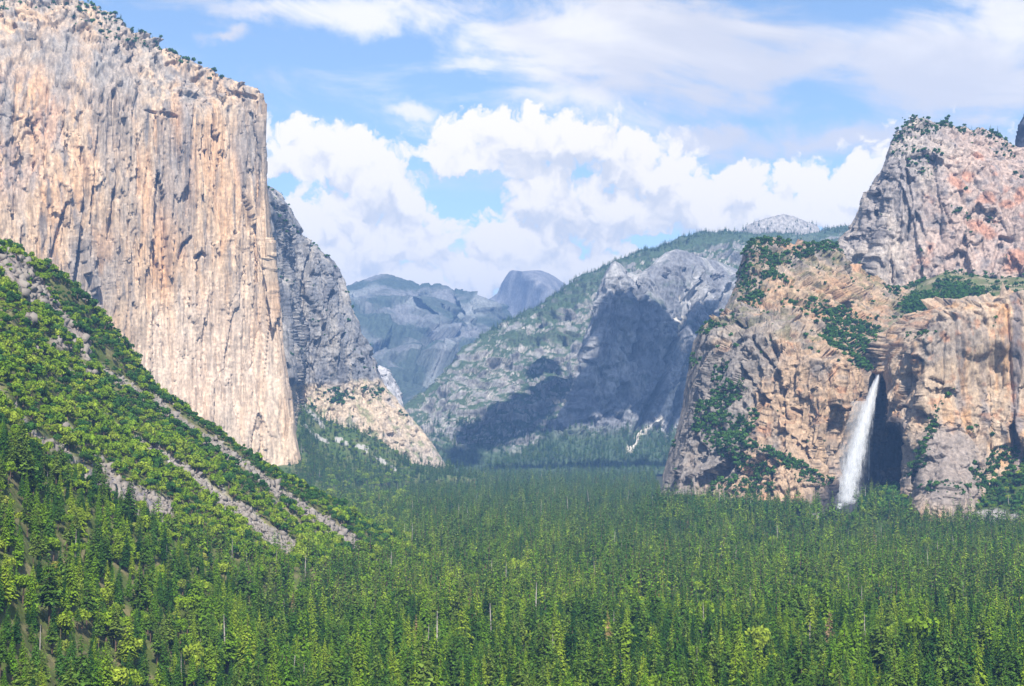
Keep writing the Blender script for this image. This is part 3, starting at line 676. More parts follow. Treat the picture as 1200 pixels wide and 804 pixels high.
def build_mid():
    top = [(400, 560), (440, 505), (480, 472), (500, 452), (520, 431), (540, 411), (560, 396), (590, 379), (600, 372), (620, 362), (640, 350), (663, 335), (690, 319), (720, 304), (745, 294), (770, 287), (800, 279), (830, 272), (850, 269), (870, 269), (885, 272), (900, 272), (930, 272), (955, 272), (975, 266), (1000, 262), (1060, 262), (1140, 280)]
    Dt = lambda x: np.interp(x, [400, 480, 600, 750, 1000, 1140], [5700, 6100, 6900, 7400, 7700, 7700])
    bt = [(400, 562, 5350), (480, 558, 5350), (600, 556, 5300), (750, 556, 5250), (900, 556, 5250), (1140, 556, 5250)]
    A = np.array([(x, y, Dt(x)) for x, y in top])
    xs = np.linspace(400, 1140, 38)
    a = np.stack([np.interp(xs, A[:, 0], A[:, j]) for j in range(3)], -1); B = np.array(bt); b = np.stack([np.interp(xs, B[:, 0], B[:, j]) for j in range(3)], -1)
    wa, wb = pt(*a.T), pt(*b.T)
    rails = [bt]
    for k, kz in ((.2, .06), (.4, .28), (.62, .56), (.85, .86)):
        w = wb*(1-k)+wa*k; w[:, 2] = wb[:, 2]*(1-kz)+wa[:, 2]*kz
        x, y = to_px(w); rails.append(list(zip(x, y, w[:, 1])))
    rails.append([tuple(q) for q in A])
    P = loft(rails, 560, [20, 70, 80, 80, 40, 8], back=[(0, 800, -60), (0, 2500, -200)])
    PX, PY = to_px(P)
    hh = sstep(555, 500, PY)
    d = 60*fbm(P/700.+1.7, 5)*hh*sstep(0, 60, PY-np.interp(PX, [q[0] for q in top], [q[1] for q in top]))+30*fbm(P/200., 4, ridged=True)*hh+22*fbm(P/70., 4, ridged=True)*hh+9*fbm(P/26., 3)
    st = fbm(P/np.array([420., 420., 260.])+8, 4); d += 45*sstep(.02, .10, st)*hh
    d += (facets(P, (110, 110, 130), .3, 14, 61)+facets(P, (45, 45, 60), .35, 6, 62))*hh
    d *= .3+.7*sstep(-2, 40, PY-np.interp(PX, [q[0] for q in top], [q[1] for q in top]))
    d -= 22
    P2 = displace(P, d, .4)
    nz = grid_normals(P2)[..., 2]
    n = fbm(P/160., 5); n2 = fbm(P/60., 4)
    veg = sstep(.22, .42, nz+.35*n+.3*n2)
    rockc = mix(np.broadcast_to(np.array([.24, .23, .225]), P.shape), np.array([.40, .37, .34]), sstep(-.2, .3, n2))
    for line, w in [([(590, 382), (608, 384)], 7), ([(665, 380), (672, 410), (668, 395)], 9), ([(620, 412), (645, 418), (660, 425)], 6), ([(540, 440), (560, 470), (580, 480)], 14), ([(575, 440), (590, 470)], 16), ([(500, 480), (520, 500), (535, 520)], 12), ([(560, 420), (575, 425)], 7), ([(700, 318), (690, 345)], 6), ([(520, 440), (560, 400)], 5), ([(600, 530), (620, 535)], 6), ([(930, 275), (980, 285)], 8), ([(870, 300), (910, 330)], 12), ([(640, 400), (700, 430)], 10)]:
        dd, _ = segdist(PX, PY, line); veg = veg*(1-sstep(1.2, .4, dd/w+1.9*n2+.5)*.9)
    veg = np.maximum(veg, sstep(520, 535, PY+10*n))
    for line, w in [([(640, 370), (690, 340), (720, 315)], 12), ([(700, 400), (640, 395), (600, 400)], 8), ([(760, 295), (870, 275), (960, 275)], 10)]:
        dd, _ = segdist(PX, PY, line); veg = np.maximum(veg, sstep(1.3, .6, dd/w+.6*n2)*.9)
    col = mix(rockc, np.array([.055, .085, .042]), veg)
    TERRAIN['mid'] = (P2, PX, PY, veg)
    grid_object('mountain', P2, col, M_far, 'long forested mountainside rising to the right behind the valley', cat='mountain')
    # pillar wall
    D0 = 6500
    rails = [[(560, 556, 5250), (650, 556, 5230), (740, 556, 5230), (900, 556, 5230)],
             [(600, 540, 5500), (660, 536, 5480), (740, 535, 5450), (900, 535, 5450)],
             [(635, 518, 5750), (670, 512, 5720), (740, 512, 5750), (790, 505, 5800), (900, 500, 5850)],
             [(658, 488, 5880), (680, 480, 5820), (740, 480, 5860), (790, 470, 5900), (900, 465, 5950)],
             [(680, 440, 5990), (698, 436, 5900), (720, 436, 5880), (760, 440, 5950), (810, 430, 6040), (900, 420, 6100)],
             [(690, 400, 6030), (706, 398, 5930), (725, 398, 5920), (760, 400, 6000), (810, 392, 6080), (900, 385, 6200)],
             [(701, 358, 6060), (712, 357, 5960), (730, 356, 5960), (760, 360, 6060), (790, 374, 6160), (810, 355, 6150), (830, 360, 6170), (900, 360, 6300)],
             [(708, 330, 6090), (716, 329, 6000), (728, 330, 6010), (745, 334, 6100), (765, 330, 6120), (800, 322, 6200), (830, 328, 6300), (900, 340, 6450)],
             [(711, 318, 6120), (716, 309, 6080), (721, 306, 6070), (727, 309, 6090), (736, 318, 6180), (748, 322, 6250), (760, 314, 6250), (770, 304, 6260), (780, 296, 6260), (792, 292, 6280), (804, 294, 6280), (815, 300, 6300), (828, 303, 6400), (845, 308, 6500), (870, 318, 6600), (900, 330, 6700)]]
    P = loft(rails, 380, [16, 22, 26, 34, 34, 36, 30, 24, 8], back=[(20, 250, -20), (100, 900, -60)], wrapL=(80, 600, 0), nw=24)
    PX, PY = to_px(P)
    hh = sstep(530, 500, PY)
    d = 30*fbm(P*np.array([1/150., 1/150., 1/900.]), 4, ridged=True)*hh+14*fbm(P/120., 4)*hh+24*fbm(P*np.array([1/50., 1/50., 1/260.]), 4, ridged=True)*hh+12*fbm(P*np.array([1/22., 1/22., 1/70.]), 3, ridged=True)
    d += (facets(P, (70, 70, 200), .3, 12, 71)+facets(P, (30, 30, 60), .4, 5, 72))*(.3+.7*hh)
    d *= edge_damp(P, 24, 0, 14)*sstep(-2, 26, PY-np.interp(PX, [713, 721, 736, 760, 792, 845, 900], [312, 306, 318, 314, 292, 308, 330]))
    for line, w, dep in [([(735, 322), (745, 360), (740, 420)], 5, 60), ([(820, 320), (800, 380), (770, 450), (740, 520)], 5, 70), ([(850, 340), (800, 440), (780, 520)], 5, 50)]:
        dd, _ = segdist(PX, PY, line); d -= dep*sstep(w, w*.2, dd+3*fbm(P/100., 3))
    P2 = displace(P, d, .3)
    n = fbm(P*np.array([1/90., 1/90., 1/260.]), 5); n2 = fbm(P/60.+2, 4)
    col = mix(np.broadcast_to(np.array([.17, .17, .18]), P.shape), np.array([.33, .32, .31]), sstep(-.15, .3, n))
    veg = sstep(500, 518, PY-.25*(PX-740)*0+14*n2)
    veg = np.maximum(veg, sstep(.2, .4, n2)*.5)
    col = mix(col, np.array([.055, .085, .042]), veg)
    for line, w in [([(738, 527), (750, 512), (768, 502), (776, 488), (786, 466)], 4.5), ([(786, 466), (800, 440), (812, 410)], 1.6), ([(800, 380), (790, 350)], 3)]:
        dd, _ = segdist(PX, PY, line); col = mix(col, np.array([.55, .50, .42]), sstep(1.2, .6, dd/w+.4*n2))
    TERRAIN['pillar'] = (P2, PX, PY, veg)
    grid_object('granite_cliff', P2, col, M_far, 'bluish grey cliff with a pointed pillar in the middle distance, half in cloud shadow', cat='cliff')
    # pale bald dome on the skyline
    rails = [[(862, 290, 8150), (910, 292, 8050), (968, 290, 8150)], [(875, 264, 8250), (892, 258, 8200), (905, 253.5, 8200), (918, 251, 8200), (930, 253, 8200), (945, 259, 8200), (958, 265, 8250)]]
    P = loft(rails, 90, [16, 4], back=[(10, 300, -10), (10, 800, -200)])
    P2 = displace(P, 10*fbm(P/80., 4)+4*fbm(P/25., 3), .8)
    n = fbm(P/60., 4)
    col = mix(np.broadcast_to(np.array([.30, .28, .26]), P.shape), np.array([.20, .19, .18]), sstep(.05, .3, n))
    TERRAIN['bald'] = (P2, *to_px(P))
    grid_object('granite_dome', P2, col, M_far, 'pale bald dome on the skyline above the forested mountainside', cat='dome')
build_mid()

# --- ground sheet
gx = np.linspace(-20000, 20000, 161); gy = np.linspace(-6000, 30000, 145)
X, Y = np.meshgrid(gx, gy); Z = 3*fbm(np.stack([X/900., Y/900., X*0], -1), 3)-3
g = mesh_np('ground', np.stack([X, Y, Z], -1), grid_faces(*X.shape), None, M_ground)
set_props(g, 'dark forest floor of the flat valley seen only between the trees', 'ground', 'structure')

# ------------------------------------------------------------------ plants: prototypes
def tube(pts, rad, k=6):
    pts = np.array(pts, float); n = len(pts); v = []
    for i in range(n):
        a = np.arange(k)*2*math.pi/k
        v.append(pts[i]+np.stack([np.cos(a)*rad[i], np.sin(a)*rad[i], a*0], -1))
    v = np.concatenate(v); f = []
    for i in range(n-1):
        for j in range(k):
            a, b = i*k+j, i*k+(j+1) % k
            f += [(a, b, b+k), (a, b+k, a+k)]
    return v, np.array(f)
def merge(parts):
    V, Fc, M, o = [], [], [], 0
    for v, f, m in parts:
        V.append(v); Fc.append(np.asarray(f)+o); M.append(np.full(len(f), m)); o += len(v)
    return np.concatenate(V), np.concatenate(Fc), np.concatenate(M)
def sprays(c, d, L, w, r, s=None):
    """triangles: centre c, direction d (n,3), length L, half width w"""
    n = len(c); d = d/np.linalg.norm(d, axis=1)[:, None]
    if s is None: s = np.cross(d, np.array([0, 0, 1.])+r.normal(size=(n, 3))*.45)
    s = s/(np.linalg.norm(s, axis=1)[:, None]+1e-9)
    V = np.stack([c-s*w[:, None], c+s*w[:, None], c+d*L[:, None]], 1).reshape(-1, 3)
    return V, np.arange(3*n).reshape(-1, 3)
def conifer(seed, h=30, R=4.2, levels=26, nb=8, per=5, start=.12, power=.8, droop=.25, gap=0.0, tri=1.0, top=.0, wid=.5):
    r = np.random.default_rng(seed)
    zs = start+(1-start)*(np.arange(levels)+r.random(levels)*.6)/levels
    lean = r.normal(size=2)*.012
    cs, ds, Ls, ws, ts = [], [], [], [], []
    side_bias = r.random()*6.28
    for z in zs:
        rel = (z-start)/(1-start); rad = R*((1-rel)**power*(.85+.3*r.random())+top*.25)*min(1, .55+rel*4)
        m = max(3, int(nb*(.6+.5*(1-rel))))
        for a in (np.arange(m)+r.random())*2*math.pi/m+r.normal(size=m)*.25:
            if r.random() < gap: continue
            rr = rad*(.6+.5*r.random())*(1+.12*math.cos(a-side_bias))
            k = max(1, int(per*rr/R+.6)); t = (np.arange(k)+r.random(k)*.8)/k*.85+.12
            dz = -droop*(.6+.8*r.random())+ (.5*rel)
            dr = np.array([math.cos(a), math.sin(a), 0])
            c = dr*rr*t[:, None]; c[:, 2] = z*h+dz*rr*t*.8+r.normal(size=k)*.3; c[:, :2] += lean*h*z
            d = dr[None]*1.0+r.normal(size=(k, 3))*np.array([.28, .28, .22]); d[:, 2] += -.55-droop*.8
            tg = np.array([-math.sin(a), math.cos(a), 0])[None]+r.normal(size=(k, 3))*.32
            L = (rr/per*1.3+.7)*tri*(.7+.6*r.random(k)); w = (rr*t*wid*3/nb+.22)*(.6+.6*r.random(k))*tri
            cs.append(c); ds.append(d); Ls.append(L); ws.append(w); ts.append(tg)
    c, d, L, w, tg = map(np.concatenate, (cs, ds, Ls, ws, ts))
    cv, cf = sprays(c, d, L, w, r, tg)
    tip = np.array([[lean[0]*h, lean[1]*h, h*1.02]]); v2, f2 = sprays(tip-[[0, 0, h*.05]], np.array([[0, 0, 1.]]), np.array([h*.06]), np.array([h*.012]), r)
    cv, cf, _ = merge([(cv, cf, 0), (v2, f2, 0)])
    tv, tf = tube([(0, 0, -2), (lean[0]*h*.3, lean[1]*h*.3, h*.3), (lean[0]*h, lean[1]*h, h*.97)], [.42*h/30, .32*h/30, .05])
    return (tv, tf), (cv, cf)
def broadleaf(seed, R=4, H=6, lobes=7, n=90, leaf=.55, trunk=True):
    r = np.random.default_rng(seed); cs, ns = [], []
    for k in range(lobes):
        a = r.random()*6.28; q = math.sqrt(r.random())*R*.62; lr = R*(.34+.24*r.random())
        lc = np.array([math.cos(a)*q, math.sin(a)*q, H*(.42+.30*r.random()+.18*(1-q/R))])
        u = r.normal(size=(n, 3)); u /= np.linalg.norm(u, axis=1)[:, None]; u = u[u[:, 2] > -.55]
        rr = lr*(.72+.34*r.random(len(u)))
        c = lc+u*rr[:, None]*np.array([1, 1, .85]); c[:, 2] = np.maximum(c[:, 2], .2)
        cs.append(c); ns.append(u+r.normal(size=u.shape)*.55)
    c = np.concatenate(cs); nn = np.concatenate(ns); nn /= np.linalg.norm(nn, axis=1)[:, None]; m = len(c)
    t = np.cross(nn, r.normal(size=(m, 3))); t /= np.linalg.norm(t, axis=1)[:, None]; b = np.cross(nn, t)
    s = (leaf*(.6+.8*r.random(m)))[:, None]
    V = np.stack([c-t*s*1.2, c-b*s*.7, c+t*s*1.2, c+b*s*.7], 1).reshape(-1, 3); i = np.arange(m)*4
    Fc = np.concatenate([np.stack([i, i+1, i+2], -1), np.stack([i, i+2, i+3], -1)])
    tv, tf = tube([(0, 0, -1.5), (.1*R, 0, H*.3), (.05*R, .1*R, H*.62)], [.09*R, .07*R, .03*R], 5)
    return (tv, tf), (V, Fc)
def snag(seed, h=24):
    r = np.random.default_rng(seed)
    parts = []
    for k in range(22):
        z = h*(.25+.72*k/22); a = r.random()*6.28; L = (1-z/h)*3.6*(.4+.8*r.random())+.4
        v, f = tube([(0, 0, z), (math.cos(a)*L*.6, math.sin(a)*L*.6, z+.15*L), (math.cos(a)*L, math.sin(a)*L, z+.1*L)], [.14, .1, .04], 3)
        parts.append((v, f, 0))
    bv, bf, _ = merge(parts)
    return tube([(0, 0, -1.5), (.1, .1, h*.5), (.3, -.1, h)], [.5, .34, .08], 6), (bv, bf)
def rock(seed, s=1.0):
    r = np.random.default_rng(seed)
    v = np.array([(x, y, z) for x in (-1, 1) for y in (-1, 1) for z in (-1, 1)], float)*s*.5
    v += r.normal(size=v.shape)*s*.16
    f = [(0, 1, 3), (0, 3, 2), (4, 6, 7), (4, 7, 5), (0, 4, 5), (0, 5, 1), (2, 3, 7), (2, 7, 6), (0, 2, 6), (0, 6, 4), (1, 5, 7), (1, 7, 3)]
    return v, np.array(f)

PROTO = {}     # name -> dict(trunk=mesh, crown=mesh, all=object, h=height)
def make_proto(key, trunk, crown, leafm, barkm, h):
    t = mesh_np(key+'_trunk', *trunk, None, barkm, link=False).data
    c = mesh_np(key+'_crown', *crown, None, leafm, smooth=False, link=False).data
    v, f, m = merge([(*trunk, 0), (*crown, 1)])
    o = mesh_np(key, v, f, None, None, smooth=False, link=False, mats=[barkm, leafm], midx=m)
    PROTO[key] = dict(trunk=t, crown=c, obj=o, h=h)
kinds = []
for k in range(3):
    make_proto('fir%d' % k, *conifer(100+k, 30, 4.3+.4*k, 46, 13, 6, .06, .9, .35, wid=.9), LEAF['fir'], M_bark, 30)
    make_proto('cedar%d' % k, *conifer(200+k, 30, 4.4+.4*k, 42, 12, 6, .08, .8, .15, gap=.06, wid=.9), LEAF['cedar'], M_bark, 30)
    make_proto('pine%d' % k, *conifer(300+k, 32, 4.6, 34, 10, 6, .26, .62, .0, gap=.25, tri=1.1, top=.3, wid=.8), LEAF['pine'], M_bark, 32)
    make_proto('farfir%d' % k, *conifer(400+k, 30, 4.5, 18, 9, 3, .06, .9, .3, tri=1.15, wid=.8), LEAF['fir'], M_bark, 30)
    make_proto('farcedar%d' % k, *conifer(500+k, 30, 4.6, 18, 9, 3, .08, .8, .15, tri=1.15, wid=.8), LEAF['cedar'], M_bark, 30)
    make_proto('farpine%d' % k, *conifer(600+k, 30, 4.8, 15, 8, 3, .2, .62, .0, gap=.18, tri=1.2, top=.25, wid=.8), LEAF['pine'], M_bark, 30)
    make_proto('oak%d' % k, *broadleaf(700+k, 6.5, 13, 12, 90, .75), LEAF['oak'], M_bark, 13)
    make_proto('shrub%d' % k, *broadleaf(800+k, 4.0, 4.6, 8, 70, .55), LEAF['oak'], M_bark, 4.6)
    make_proto('darkshrub%d' % k, *broadleaf(900+k, 3.8, 4.6, 7, 70, .55), LEAF['dark'], M_bark, 4.6)
    make_proto('ledgeshrub%d' % k, *broadleaf(1000+k, 4.0, 5.5, 4, 22, 1.1), LEAF['dark'], M_bark, 5.5)
    make_proto('snag%d' % k, *snag(1100+k), M_dead, M_dead, 24)
make_proto('gold0', *broadleaf(1200, 5.5, 9, 10, 80, .65), LEAF['gold'], M_bark, 9)
make_proto('brown0', *conifer(1300, 28, 4.0, 34, 10, 5, .15, .7, .2, gap=.3, wid=.8), LEAF['brown'], M_bark, 28)
for k in range(4):
    v, f = rock(1400+k); PROTO['rock%d' % k] = dict(obj=mesh_np('boulder', v, f, None, M_boulder, smooth=False, link=False), h=1)

def instance_cloud(name, pts, label, cat):
    """ONE object: points carrying which prototype, turn and scale; geometry nodes put the plants there"""
    keys = sorted({p[1] for p in pts}); kid = {k: i for i, k in enumerate(keys)}
    me = bpy.data.meshes.new(name); n = len(pts)
    me.vertices.add(n); me.vertices.foreach_set('co', np.array([p[0] for p in pts], np.float32).ravel())
    a = me.attributes.new('pick', 'INT', 'POINT'); a.data.foreach_set('value', np.array([kid[p[1]] for p in pts], np.int32))
    a = me.attributes.new('turn', 'FLOAT_VECTOR', 'POINT'); tv = np.zeros((n, 3), np.float32); tv[:, 2] = rng.random(n)*6.283; tv[:, :2] = rng.normal(size=(n, 2))*.03
    if 'rock' in keys[0]: tv = (rng.random((n, 3))*6.28).astype(np.float32)
    a.data.foreach_set('vector', tv.ravel())
    a = me.attributes.new('size', 'FLOAT_VECTOR', 'POINT'); a.data.foreach_set('vector', np.array([p[2] for p in pts], np.float32).ravel())
    o = bpy.data.objects.new(name, me); C.objects.link(o)
    g = bpy.data.node_groups.new(name+'_scatter', 'GeometryNodeTree'); N, L = g.nodes, g.links
    g.interface.new_socket('Geometry', in_out='INPUT', socket_type='NodeSocketGeometry'); g.interface.new_socket('Geometry', in_out='OUTPUT', socket_type='NodeSocketGeometry')
    gi, go = N.new('NodeGroupInput'), N.new('NodeGroupOutput'); j = N.new('GeometryNodeJoinGeometry')
    def attr(nm, t):
        q = N.new('GeometryNodeInputNamedAttribute'); q.data_type = t; q.inputs['Name'].default_value = nm; return q.outputs[0]
    pick, turn, size = attr('pick', 'INT'), attr('turn', 'FLOAT_VECTOR'), attr('size', 'FLOAT_VECTOR')
    for k in keys:
        ob = N.new('GeometryNodeObjectInfo'); ob.inputs['Object'].default_value = PROTO[k]['obj']; ob.inputs['As Instance'].default_value = True
        cmp = N.new('FunctionNodeCompare'); cmp.data_type = 'INT'; cmp.operation = 'EQUAL'; L.new(pick, cmp.inputs[2]); cmp.inputs[3].default_value = kid[k]
        ip = N.new('GeometryNodeInstanceOnPoints'); L.new(gi.outputs[0], ip.inputs['Points']); L.new(cmp.outputs[0], ip.inputs['Selection'])
        L.new(ob.outputs['Geometry'], ip.inputs['Instance']); L.new(turn, ip.inputs['Rotation']); L.new(size, ip.inputs['Scale']); L.new(ip.outputs[0], j.inputs[0])
    L.new(j.outputs[0], go.inputs[0])
    md = o.modifiers.new('scatter', 'NODES'); md.node_group = g
    set_props(o, label, cat, 'stuff')
    return o

# ------------------------------------------------------------------ height of the walkable terrain
HX0, HY0, HS = -3000., 400., 8.
HN = (int(6500/HS), int(5600/HS)); H = np.full(HN, -1e9)
for key in ('slope', 'left_apron', 'right_apron'):
    P = TERRAIN[key][0].reshape(-1, 3)
    i = ((P[:, 0]-HX0)/HS).astype(int); j = ((P[:, 1]-HY0)/HS).astype(int); ok = (i >= 0) & (j >= 0) & (i < HN[0]) & (j < HN[1])
    T = np.full(HN, -1e9); np.maximum.at(T, (i[ok], j[ok]), P[ok, 2])
    for _ in range(2):
        S_ = T.copy()
        for a, b in ((1, 0), (-1, 0), (0, 1), (0, -1)): S_ = np.maximum(S_, np.roll(T, (a, b), (0, 1)))
        T = np.where(T < -1e8, S_, T)
    H = np.maximum(H, T)
def height(x, y):
    i = (np.asarray(x)-HX0)/HS-.5; j = (np.asarray(y)-HY0)/HS-.5
    i0 = np.clip(i.astype(int), 0, HN[0]-2); j0 = np.clip(j.astype(int), 0, HN[1]-2); a = np.clip(i-i0, 0, 1); b = np.clip(j-j0, 0, 1)
    g4 = [H[i0, j0], H[i0+1, j0], H[i0, j0+1], H[i0+1, j0+1]]
    bad = np.min(g4, axis=0) < -1e8
    v = (g4[0]*(1-a)+g4[1]*a)*(1-b)+(g4[2]*(1-a)+g4[3]*a)*b
    v = np.where(bad, np.maximum(np.max(g4, axis=0), -2), v)
    return np.where(v < -3, -1.5, v)
def jgrid(x0, x1, y0, y1, s):
    X, Y = np.meshgrid(np.arange(x0, x1, s), np.arange(y0, y1, s)); X = X+rng.uniform(-.42, .42, X.shape)*s; Y = Y+rng.uniform(-.42, .42, Y.shape)*s
    return X.ravel(), Y.ravel()
YL = lambda px: np.interp(px, [-300, 0, 80, 150, 250, 340, 400, 440, 480, 500], [440, 512, 555, 600, 632, 652, 652, 640, 632, 500])

forest = []      # (pos, proto, scale3, kind, size px)
for (y0, y1, s) in ((640, 1000, 11.5), (1000, 1600, 11.5), (1600, 2600, 13.5), (2600, 4000, 17), (4000, 5420, 21)):
    x, y = jgrid(-.43*y1, .43*y1, y0, y1, s)
    z = height(x, y); px, py = to_px(np.stack([x, y, z], -1))
    onslope = z > 3
    lim = np.interp(px, [346, 352, 520, 540, 766, 776, 800, 1500], [3650, 4330, 4330, 5400, 5400, 2760, 2600, 2600])
    ok = (px > -130) & (px < 1330) & (y < lim)
    ok &= ~((y > 2300) & (px < 220)); ok &= ~((px < 345) & (z > 3) & (y > 2300) & (y > 3850))
    near_slope = (px < 485) & (y < 2100)
    above = near_slope & onslope & (py < YL(px))
    ok &= ~(above & (rng.random(len(x)) > .03))
    scm = scree_mask(px, py); ok &= ~(near_slope & (scm > .3))
    gapn = fbm(np.stack([x/45., y/45., x*0+3], -1), 3); ok &= rng.random(len(x)) < np.where((py < 640) & (px > 700) & (z > 20), .8, .97-.9*sstep(.22, .5, gapn)*(y < 2600))
    rock_r = np.zeros(len(x))
    for cx, cy, rx, ry in [(1160, 604, 34, 7), (1112, 590, 20, 6), (985, 598, 24, 10)]:
        rock_r = np.maximum(rock_r, (ell(px, py, cx, cy, rx, ry) < 1))
    ok &= rock_r < .5
    x, y, z, px, py = x[ok], y[ok], z[ok], px[ok], py[ok]; above = above[ok]
    n = len(x); q = np.stack([x/130., y/130., x*0], -1); nf = fbm(q, 3); n2 = fbm(q*3+9, 2)
    r1 = rng.random(n); r2 = rng.random(n)
    cedar_p = np.clip(.50+1.3*nf-.20*(y-900)/1000, .05, .8); 
    oak_p = np.where(px < 240, .26, .09)*sstep(2600, 1200, y)*np.clip(1+2*n2, 0, 2)
    oak_p = np.where((px > 380) & (px < 480) & (py < 665), .5, oak_p)
    oak_p = np.where((px > 1030) & (py < 600), .45, oak_p)
    near = y < 1250
    hs = np.clip(rng.normal(.92, .24, n), .4, 1.6)*(1+.45*n2)
    hs *= np.where(above, .5, 1)*np.where((px > 1030) & (z > 30), .6, 1)*np.where((px < 485) & (z > 15) & (y < 2200), .8, 1)*np.where((px < 540) & (y > 4000), .8, 1)
    for i in range(n):
        k = int(rng.integers(3))
        if r2[i] < oak_p[i] and not above[i]:
            fl = rng.random()
            key = ('gold0' if fl < .22 and px[i] < 260 else 'oak%d' % k); s = hs[i]*rng.uniform(.7, 1.2); sc3 = (s, s, s*rng.uniform(.9, 1.2)); kind = 'oak'
        else:
            if rng.random() < .018: key, kind = 'snag%d' % k, 'snag'
            elif rng.random() < .004: key, kind = 'brown0', 'brown'
            else:
                kind = 'cedar' if r1[i] < cedar_p[i] else ('pine' if rng.random() < .5 else 'fir')
                key = kind+str(k) if near[i] else 'far'+kind+str(k)
            w = rng.uniform(.8, 1.4); s = hs[i]; sc3 = (s*w, s*w, s)
        forest.append(((x[i], y[i], z[i]-.6), key, sc3, kind, px[i], py[i]))
print('forest', len(forest))

# shrubs on the near slope
shrubs = []
x, y = jgrid(-1350, 60, 900, 2150, 6.4)
z = height(x, y); px, py = to_px(np.stack([x, y, z], -1))
nn = fbm(np.stack([x/14., y/14., z/14.], -1), 3); n3 = fbm(np.stack([x/60., y/60., z/60.], -1), 3)
scm = scree_mask(px, py, .5*nn); ocm = outcrop_mask(px, py, .5*nn)
ok = (z > 3) & (px > -130) & (px < 485) & (py < YL(px)+14)
ok &= (scm < .25) | (rng.random(len(x)) < .04)
ok &= (ocm < .3) | (rng.random(len(x)) < .18)
ok &= rng.random(len(x)) < .93-.5*sstep(.2, .4, -nn)
for i in np.nonzero(ok)[0]:
    k = int(rng.integers(3)); s = rng.uniform(.55, 1.3)*(1+.7*n3[i]); s *= 1.4 if rng.random() < .25 else .95
    if scm[i] > .25: s *= .5
    dark = rng.random() < .30-.6*n3[i]+.35*(px[i] > 60)*(py[i] < np.interp(px[i], *zip(*RIDGE))+26)
    shrubs.append(((x[i], y[i], z[i]-.5), ('darkshrub%d' if dark else 'shrub%d') % k, (s, s, s*rng.uniform(.85, 1.25)), 'dark' if dark else 'green', px[i], py[i]))
print('shrubs', len(shrubs))

# scree boulders
boulders = []
P, PX, PY, sc_, oc_ = TERRAIN['slope']
idx = np.nonzero((sc_.ravel() > .5) & (PX.ravel() > -60)); idx = rng.choice(idx[0], min(9000, len(idx[0])), replace=False)
Pf = P.reshape(-1, 3)
for i in idx:
    s = min(8., rng.lognormal(.3, .7)); p = Pf[i]+rng.normal(size=3)*[1.5, 1.5, 0]
    boulders.append((tuple(p), 'rock%d' % rng.integers(4), (s*rng.uniform(.7, 1.4), s, s*rng.uniform(.5, 1.))))
idx = np.nonzero((oc_.ravel() > .5) & (PX.ravel() > -60))[0]; idx = rng.choice(idx, 260, replace=False)
for i in idx:
    s = rng.uniform(2.5, 8); boulders.append((tuple(Pf[i]), 'rock%d' % rng.integers(4), (s, s*rng.uniform(.6, 1), s*rng.uniform(.7, 1.5))))
instance_cloud('scree', boulders, 'loose grey boulders and rubble filling the chutes of the left slope', 'scree')

# plants on ledges, benches and far slopes
ledge = []; farwood = []
def patch_density(PX, PY, patches, P, amp=.6):
    n = fbm(P/40.+5, 4); d = np.zeros(PX.shape)
    for cx, cy, rx, ry, rot, w in patches:
        d = np.maximum(d, w*sstep(1.15, .75, ell(PX, PY, cx, cy, rx, ry, rot)+amp*n))
    return d
def scatter(key, dens, per_m2, out, protos, smin, smax, squash=1.0, lim=None, minz=None):
    P, PX, PY = TERRAIN[key][:3]
    a = P[1:, :-1]-P[:-1, :-1]; b = P[:-1, 1:]-P[:-1, :-1]; ar = np.linalg.norm(np.cross(a, b), axis=-1)
    cx, cy = PX[:-1, :-1], PY[:-1, :-1]
    w = ar*dens[:-1, :-1]*((cx > -130) & (cx < 1330))
    n = rng.poisson(np.clip(w*per_m2, 0, 50))
    if lim and n.sum() > lim: n = rng.binomial(n, lim/n.sum())
    ii, jj = np.nonzero(n); rep = n[ii, jj]; ii, jj = np.repeat(ii, rep), np.repeat(jj, rep)
    u, v = rng.random(len(ii)), rng.random(len(ii))
    q = P[ii, jj]+a[ii, jj]*u[:, None]+b[ii, jj]*v[:, None]
    for p in q:
        s = .75*smin*(1.25*smax/smin/.75)**(rng.random()**1.4); out.append(((p[0], p[1], p[2]-.6), protos[int(rng.integers(len(protos)))], (s, s, s*squash*rng.uniform(.8, 1.2))))
LS = ['ledgeshrub0', 'ledgeshrub1', 'ledgeshrub2']; FT = ['farfir0', 'farfir1', 'farpine0', 'farfir2']
P, PX, PY, face = TERRAIN['massif']; n = fbm(P/28.+33, 3)
nzm = grid_normals(P)[..., 2]
d = patch_density(PX, PY, [(895, 305, 24, 10, 20, .9), (905, 325, 22, 9, 20, .8), (885, 352, 12, 10, 0, .8), (900, 288, 22, 4, 0, 1), (955, 298, 25, 4, 10, .5), (855, 470, 26, 10, -40, 1), (845, 500, 28, 12, -20, 1), (862, 520, 22, 22, 30, 1), (885, 550, 25, 12, 20, .9), (905, 535, 25, 8, 25, .8),
    (925, 545, 20, 8, 10, .9), (880, 500, 14, 20, 0, .7), (848, 440, 8, 18, 20, .5), (870, 575, 40, 12, 0, .6), (950, 565, 16, 8, 0, .6), (992, 395, 34, 24, 30, 1), (1012, 424, 26, 14, 20, 1), (1035, 425, 16, 12, 0, 1), (975, 375, 16, 10, 20, .9), (940, 365, 24, 8, 20, .3), (830, 388, 12, 8, 0, .4), (815, 425, 8, 8, 0, .3), (875, 330, 10, 20, 10, .5), (925, 305, 20, 8, 0, .5), (1040, 345, 12, 5, 20, .5)], P)
d = np.maximum(d, .10*sstep(.05, .3, n)*(.4+.6*(1-face))*sstep(.15, .5, nzm))
scatter('massif', d, .05, ledge, LS, .4, 1.5, lim=16000)
scatter('massif', d*sstep(.3, .6, nzm), .0015, farwood, FT, .25, .55, lim=500)
